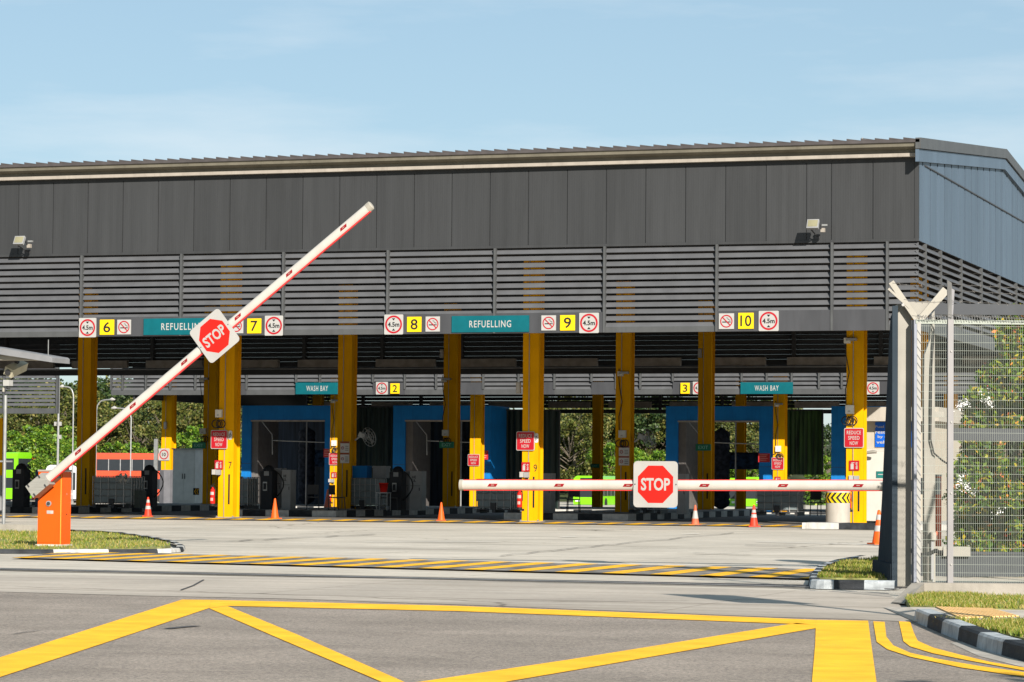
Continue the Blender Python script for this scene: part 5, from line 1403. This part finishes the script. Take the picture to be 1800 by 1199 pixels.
# footing of the fence
g = MB()
g.prism([(fx(1586), yF-.15, .0), (fx(1612), yF-.15, z0+.0), (fx(2300), yF-.15, z0+.0), (fx(2300), yF-.15, -.02), (fx(1586), yF-.15, -.02)], (0, .34, 0), PALE)
o = g.build('footing', r)
g = MB()   # wing wall that slants down toward the road
za = z0
wing = [gr(1570, 1059), gr(1590, 1061)]
g2 = MB()
BRi = BR.inverted()
def loc(p): return BRi @ (Vector((p.x, p.y, p.z))-Vector((org.x, org.y, 0)))
A0, A1 = loc(gr(1568, 1060)), loc(gr(1590, 1062)); B0 = Vector((fx(1600), yF-.15, 0)); B1 = Vector((fx(1622), yF-.15, 0))
vs = [A0, A1, B1, B0, A0+Vector((0, 0, .012)), A1+Vector((0, 0, .015)), B1+Vector((0, 0, z0-.003)), B0+Vector((0, 0, z0-.003))]
g2.add(vs, [(0, 1, 2, 3), (4, 5, 6, 7), (0, 1, 5, 4), (1, 2, 6, 5), (2, 3, 7, 6), (3, 0, 4, 7)], PALE); g2.build('wing_wall', r)

# ------------------------------------------------------------ plants
def leafquads(g, c, n, rad, size, M, elong=1.6, up=.3):
    for _ in range(n):
        d = Vector((random.gauss(0, 1), random.gauss(0, 1), random.gauss(0, 1)))
        d = d.normalized()*rad*(random.random()**.45)
        p = c + Vector((d.x, d.y, d.z*.8))
        nrm = Vector((random.gauss(0, 1), random.gauss(0, 1), random.gauss(0, 1)+up)).normalized()
        a = nrm.orthogonal().normalized(); a.rotate(Matrix.Rotation(random.uniform(0, 6.28), 3, nrm)); b = nrm.cross(a)
        s = size*random.uniform(.6, 1.3); a = a*s*elong*.5; b = b*s*.5
        g.add([p-a, p-a*.1-b, p+a, p-a*.1+b], [(0, 1, 2, 3)], M)
SHL = leafmat('shrub_leaves', [(0, (.02, .06, .005)), (.45, (.065, .135, .007)), (.78, (.19, .24, .012)), (.91, (.42, .32, .012)), (.965, (.60, .20, .03)), (1, (.62, .08, .04))])
FLW = mat('blossom_white', (.80, .78, .76), .6)
def shrub(label, u, vt, vb, D, wpx, seed, n=90, lo=False):
    random.seed(seed)
    s = FPX/D; base = fd(u, vb, D); zb_ = 0.0; topz = fd(u, vt, D).z; h = topz; W_ = wpx/s/2
    r = empty('shrub', label, 'shrub', (base.x, base.y, 0), 0, 'leafy shrubs behind the mesh fence')
    g = MB()
    for k in range(5):
        a = k*1.25; g.tube([(0, 0, 0), (math.cos(a)*W_*.25, math.sin(a)*W_*.25, h*.4), (math.cos(a)*W_*.3, math.sin(a)*W_*.3, h*.85)], [.03, .02, .008], BARK, 6)
    g.build('stem', r)
    g = MB()
    for k in range(n):
        t = random.random()**.85; z = .12+t*(h-.15)
        wr = W_*(1 if t < .45 else max(.16, 1-(t-.45)/.55*.85))
        a = random.uniform(0, 6.28); q = wr*math.sqrt(random.random())
        leafquads(g, Vector((q*math.cos(a), q*math.sin(a), z)), 130, .20, .044, SHL, 2.0, .4)
    g.build('foliage', r); return r
shrub('tall shrub with red and yellow leaf tips behind the fence at the right edge', 1790, 545, 1000, 44.6, 200, 3, 300)
shrub('shrub with white blossom and yellow green leaves just right of the fence post', 1722, 690, 1000, 44.2, 95, 4, 130)
shrub('shrub behind the fence beyond the right edge', 1880, 560, 1000, 45, 170, 5, 60)
random.seed(11)
r = groot('blossoms', 'small clusters of white blossom on the shrub beside the fence post', 'blossom')
g = MB()
for u, v, n in ((1690, 713, 50), (1697, 708, 60), (1684, 716, 30), (1723, 689, 25), (1735, 703, 50), (1741, 712, 30), (1688, 850, 50), (1700, 858, 60), (1712, 868, 40), (1755, 900, 30), (1690, 838, 40)):
    p = loc(fd(u, v, 43.4)); 
    for _ in range(n):
        q = p+Vector((random.gauss(0, .035), random.gauss(0, .05), random.gauss(0, .035)))
        d = [Vector((random.gauss(0, 1), random.gauss(0, 1), random.gauss(0, 1))).normalized()*.011 for _ in range(2)]
        g.add([q-d[0], q-d[1], q+d[0], q+d[1]], [(0, 1, 2, 3)], FLW)
g.build('petals', r)

TRL1 = leafmat('tree_leaves_olive', [(0, (.035, .05, .012)), (.4, (.075, .095, .018)), (.75, (.13, .14, .03)), (1, (.24, .20, .06))])
TRL2 = leafmat('tree_leaves_bright', [(0, (.03, .075, .008)), (.45, (.08, .17, .012)), (.8, (.16, .27, .02)), (1, (.30, .36, .04))])
TRL3 = leafmat('tree_leaves_dark', [(0, (.012, .028, .01)), (.5, (.03, .06, .015)), (1, (.07, .10, .03))])
def tree_mesh(seed, h, w, M, n, size, low=.25, clumps=46):
    random.seed(seed); g = MB(); t = MB()
    t.tube([(0, 0, 0), (.1*w*random.uniform(-1, 1), 0, h*.35), (.15*w*random.uniform(-1, 1), 0, h*.6)], [.035*h*.6, .022*h*.6, .012*h*.6], BARK, 8)
    for i in range(clumps):
        a = random.uniform(0, 6.28); tt = low+(1-low)*random.random()**.8
        rr = w*.5*math.sqrt(max(.05, 1-((tt-.55)/.55)**2))*(random.random()**.4)
        c = Vector((rr*math.cos(a), rr*math.sin(a), h*tt*.97))
        leafquads(g, c, n, random.uniform(.45, .95)*w*.12, size, M, 1.5, .7)
        if i % 3 == 0: t.tube([(0, 0, h*min(.55, tt*.6)), (c.x*.5, c.y*.5, h*tt*.75), c], [.006*h, .0035*h, .0015*h], BARK, 5)
    return t, g
protos = []
for k, (h, w, M, n, size, low, cl) in enumerate(((10, 8, TRL1, 95, .19, .12, 90), (9, 7.5, TRL2, 85, .24, .10, 85), (13, 10, TRL3, 90, .28, .12, 90), (12, 9, TRL1, 95, .22, .10, 95))):
    t, g = tree_mesh(20+k, h, w, M, n, size, low, cl); protos.append((h, t, g, None))
random.seed(5)
built = {}
def tree(k, x, y, h, label, group='trees beyond the bus yard', z=None):
    H0, t, g, _ = protos[k]
    zz = (GZ(y) if z is None else z)
    if k not in built:
        r = empty('tree', label, 'tree', (x, y, zz), 0, group); t.build('trunk', r); g.build('crown', r); built[k] = r
    else:
        r = copy_tree(built[k]); r['label'] = label; r.location = (x, y, zz)
    s = h/H0; r.scale = (s*random.uniform(.95, 1.2), s*random.uniform(.95, 1.2), s); r.rotation_euler = (0, 0, random.uniform(0, 6.28)); return r
KN = ['olive leafy tree', 'bright green leafy tree', 'dark green tree', 'tall olive tree']
def tpx(k, u, vt, Y, label):
    x = at(u, 850, Y).x; h = at(u, vt, Y).z-GZ(Y); tree(k, x, Y, h, label)
for k, u, vt, Y, place in ((1, 30, 755, 262, 'behind the lime double decker'), (1, 75, 745, 255, 'behind the orange barrier cabinet'), (1, 118, 770, 250, 'left of the dark shaded column at the left'), (1, 215, 775, 258, 'over the red double decker'),
                       (1, 320, 765, 256, 'behind the column with the 10 sign'), (1, 350, 745, 262, 'just left of the left sunlit column'), (1, 432, 770, 250, 'in the gap right of the left sunlit column'),
                       (0, 1000, 700, 312, 'behind the middle green buses, left part'), (0, 1050, 712, 318, 'behind the dark far column'), (1, 1082, 775, 300, 'left of the shaded column beside the stop sign'), (1, 1150, 790, 302, 'between the stop sign and the right blue portal'),
                       (2, 1140, 712, 320, 'above the stop sign on the lowered arm'), (1, 1315, 800, 305, 'seen through the right blue portal'), (0, 1330, 735, 310, 'high inside the right blue portal'), (1, 1452, 800, 300, 'right of the green curtain'), (2, 1456, 745, 315, 'in the gap between curtain and blue portal')):
    tpx(k, u, vt, Y, KN[k]+' '+place)
n = 0
for row, (Y, vt0, ks) in enumerate(((275, 700, (0, 3)), (295, 672, (3, 0, 2)), (318, 655, (2, 3)))):
    for u in range(-60, 560, 62 if row else 52):
        k = ks[n % len(ks)]; n += 1
        if 100 < u < 180 and row == 2: continue
        tpx(k, u+random.uniform(-14, 14), vt0+random.uniform(-10, 22), Y+random.uniform(-5, 5), KN[k]+' on the wooded slope at the left, row %s' % ('nearest', 'middle', 'farthest')[row])
for row, (Y, vt0, ks) in enumerate(((322, 700, (3, 0)), (340, 690, (2, 3)))):
    for u in range(960, 1420, 66):
        k = ks[n % len(ks)]; n += 1
        tpx(k, u+random.uniform(-14, 14), vt0+random.uniform(0, 14), Y, KN[k]+' on the wooded slope behind the wash bays, %s row' % ('front', 'back')[row])
tpx(1, 78, 797, 236, 'slim yellow green sapling above the orange barrier cabinet')
# wooded slope ground
g = MB(); SLG = mat('slope_undergrowth', (.035, .045, .015), .95, var=.6, vs=.4)
a, b = -260, 60
from mathutils import noise as mn
nx, ny = 60, 10; vs = []
for j in range(ny+1):
    for i in range(nx+1):
        x = a+(b-a)*i/nx; y = 300+100*j/ny; vs.append((x, y, GZ(268)+max(0, j*.85)+mn.noise(Vector((x*.1, y*.1, 0)))*.8*min(1, j)-.02))
g.add(vs, [(j*(nx+1)+i, j*(nx+1)+i+1, (j+1)*(nx+1)+i+1, (j+1)*(nx+1)+i) for j in range(ny) for i in range(nx)], SLG, True)
tag(struct(g.build('hill')), 'dark undergrowth slope rising behind the bus yard')
g = MB()
random.seed(9)
for _ in range(1200):
    x = random.uniform(-130, 10); y = random.uniform(292, 306) if x > -88 else random.uniform(256, 275); leafquads(g, Vector((x, y, GZ(y)+random.uniform(.3, 1.8))), 16, .8, .3, TRL3 if random.random() < .5 else TRL2, 1.5, .6)
tag(g.build('undergrowth'), 'low mixed undergrowth at the foot of the trees', 'undergrowth', kind='stuff')

# ------------------------------------------------------------ buses
def bus(u, Y, yaw, label, paint, dd=True, L=11.0, face='end', stripe=None):
    x = at(u, 850, Y).x; zb_ = GZ(Y); Wd = 2.5; H = 4.4 if dd else 3.05
    r = empty('bus', label, 'bus', (x, Y, zb_), yaw, 'parked buses')
    g = MB()
    sec = [(-1.25, .30), (1.25, .30), (1.25, H-.35), (1.12, H-.10), (.9, H), (-.9, H), (-1.12, H-.10), (-1.25, H-.35)]
    g.prism([(0, y, z) for y, z in sec], (L, 0, 0), paint); g.build('body', r)
    win = []
    if dd: win = [(1.25, 2.15), (2.85, 3.85)]
    else: win = [(1.15, 2.45)]
    for z0, z1 in win:
        g = MB()
        for y in (-1.262, 1.262): g.box(.35, L-.35, min(y, y*.995), max(y, y*.995), z0, z1, GLAS)
        for i in range(1, 8):
            xx = .35+(L-.7)*i/8
            for y in (-1.268, 1.268): g.box(xx-.035, xx+.035, min(y, y*.996), max(y, y*.996), z0, z1, MDGR)
        g.build('side_windows', r)
        for xx, sgn, nm in ((0, -1, 'windscreen'), (L, 1, 'rear_window')):
            g = MB(); g.box(xx+(.015 if sgn > 0 else -.015)-.01, xx+(.015 if sgn > 0 else -.015)+.01, -1.1, 1.1, z0-(.1 if z0 < 2 else 0), z1, GLAS)
            g.build(nm, r)
    g = MB()
    for y in (-.85, .85): g.box(-.035, -.002, y-.22, y+.22, .62, .82, mat('lamp_glass', (.7, .7, .66), .2))
    g.build('headlight', r)
    g = MB(); g.box(-.04, -.002, -.6, .6, 2.28 if dd else 2.55, 2.62 if dd else 2.85, BLK); g.build('destination_board', r)
    g = MB(); g.box(-.03, L+.03, -1.2, 1.2, .18, .34, DARK); g.build('bumper', r)
    for xx in (2.4, L-2.8):
        for y in (-1.12, 1.12):
            g = MB(); g.tube([(xx, y-.14*(1 if y < 0 else -1)*-1, .48), (xx, y+.15*(1 if y > 0 else -1), .48)], .48, RUBB, 18); g.build('wheel', r)
    return r
R90 = math.pi/2
# single deckers facing the halls: front end (x=0) toward the camera
bus(1031, 268, R90+.02, 'lime green single decker bus facing the camera, left of the dark far column', LIME, False)
bus(1078, 276, R90+.02, 'lime green single decker bus partly behind the dark far column', LIME, False)
bus(1318, 268, R90+.1, 'lime green single decker bus seen through the right blue portal', LIME, False)
bus(1275, 278, R90+.1, 'lime green bus beside the one seen through the right blue portal', LIME, False)
bus(1010, 290, .2, 'lime green bus standing sideways behind the other green buses', LIME, False)
bus(1170, 290, .2, 'lime green bus standing sideways behind the right blue portal', LIME, False)
b = bus(43, 235, math.pi-.05, 'lime green double decker bus at the far left', LIME, True)
bus(168, 236, .25, 'red double decker bus behind the caged tank at the left', BUSR, True, 9)
bus(44, 262, .1, 'red double decker bus with only its roof showing left of the barrier cabinet', BUSR, True, 8)
bus(108, 215, 2.03, 'white and purple bus almost hidden between barrier cabinet and shaded column', mat('white_bus_paint', (.42, .41, .42), .3, coat=.4), False, 8)

# ------------------------------------------------------------ lamp posts
def lamp(u, v0, Y, label, head, vb=885):
    x = at(u, 850, Y).x; zt = at(u, v0, Y).z; z0 = GZ(Y); h = zt-z0
    r = empty('street_lamp', label, 'street lamp', (x, Y, z0), 0, 'curved street lamps in the bus yard')
    hx = at(u+head, 850, Y).x-x
    g = MB(); g.tube([(0, 0, 0), (0, 0, h-.9)] + [(hx*.45*(1-math.cos(t)), 0, h-.9+.8*math.sin(t)) for t in (.4, .8, 1.2, 1.57)] + [(hx*.8, 0, h-.06)], .055, GALV, 8); g.build('pole', r)
    g = MB(); s = 1 if hx > 0 else -1; g.tube([(hx*.78, 0, h-.05), (hx*.9, 0, h-.03), (hx+s*.1, 0, h-.07)], [.06, .14, .05], SWHT, 10); g.build('lamp_head', r)
lamp(127, 678, 200, 'curved street lamp just left of the shaded column at the left, arm pointing left', -22)
lamp(168, 701, 215, 'curved street lamp right of the shaded column at the left, arm pointing right', 30)
lamp(229, 716, 215, 'curved street lamp with white head pointing left behind the raised arm', -33)
x = at(101, 850, 190).x; r = empty('mast', 'pale mast with small antennas behind the barrier cabinet', 'mast', (x, 190, GZ(190)))
zt = at(101, 664, 190).z-GZ(190)
g = MB(); g.tube([(0, 0, 0), (0, 0, zt)], [.10, .07], GALV, 10); g.build('pole', r)
g = MB()
for dx, v in ((-.22, 745), (.16, 745), (.16, 768)): zz = at(101, v, 190).z-GZ(190); g.box(dx-.06, dx+.06, -.1, .1, zz-.14, zz+.14, SWHT); g.bar((0, 0, zz), (dx, 0, zz-.1), .03, .03, DARK)
g.build('antenna', r)
# unseen roadside pole inferred from its shadow; board shaped to widen that shadow
r = empty('road_sign', 'tall roadside sign on a pole whose long shadow crosses the apron', 'road sign', (-2.0, 25.8, .06))
g = MB(); g.tube([(0, 0, 0), (0, 0, 5.5)], [.07, .05], GALV, 10); g.build('pole', r)
g = MB(); g.box(-.55, .35, -.12, -.08, 4.3, 5.5, SLAT); g.build('sign_board', r)
tree(1, 4.8, 11.5, 5.7, 'roadside tree whose leaf shadow falls on the road at the lower right', z=0)
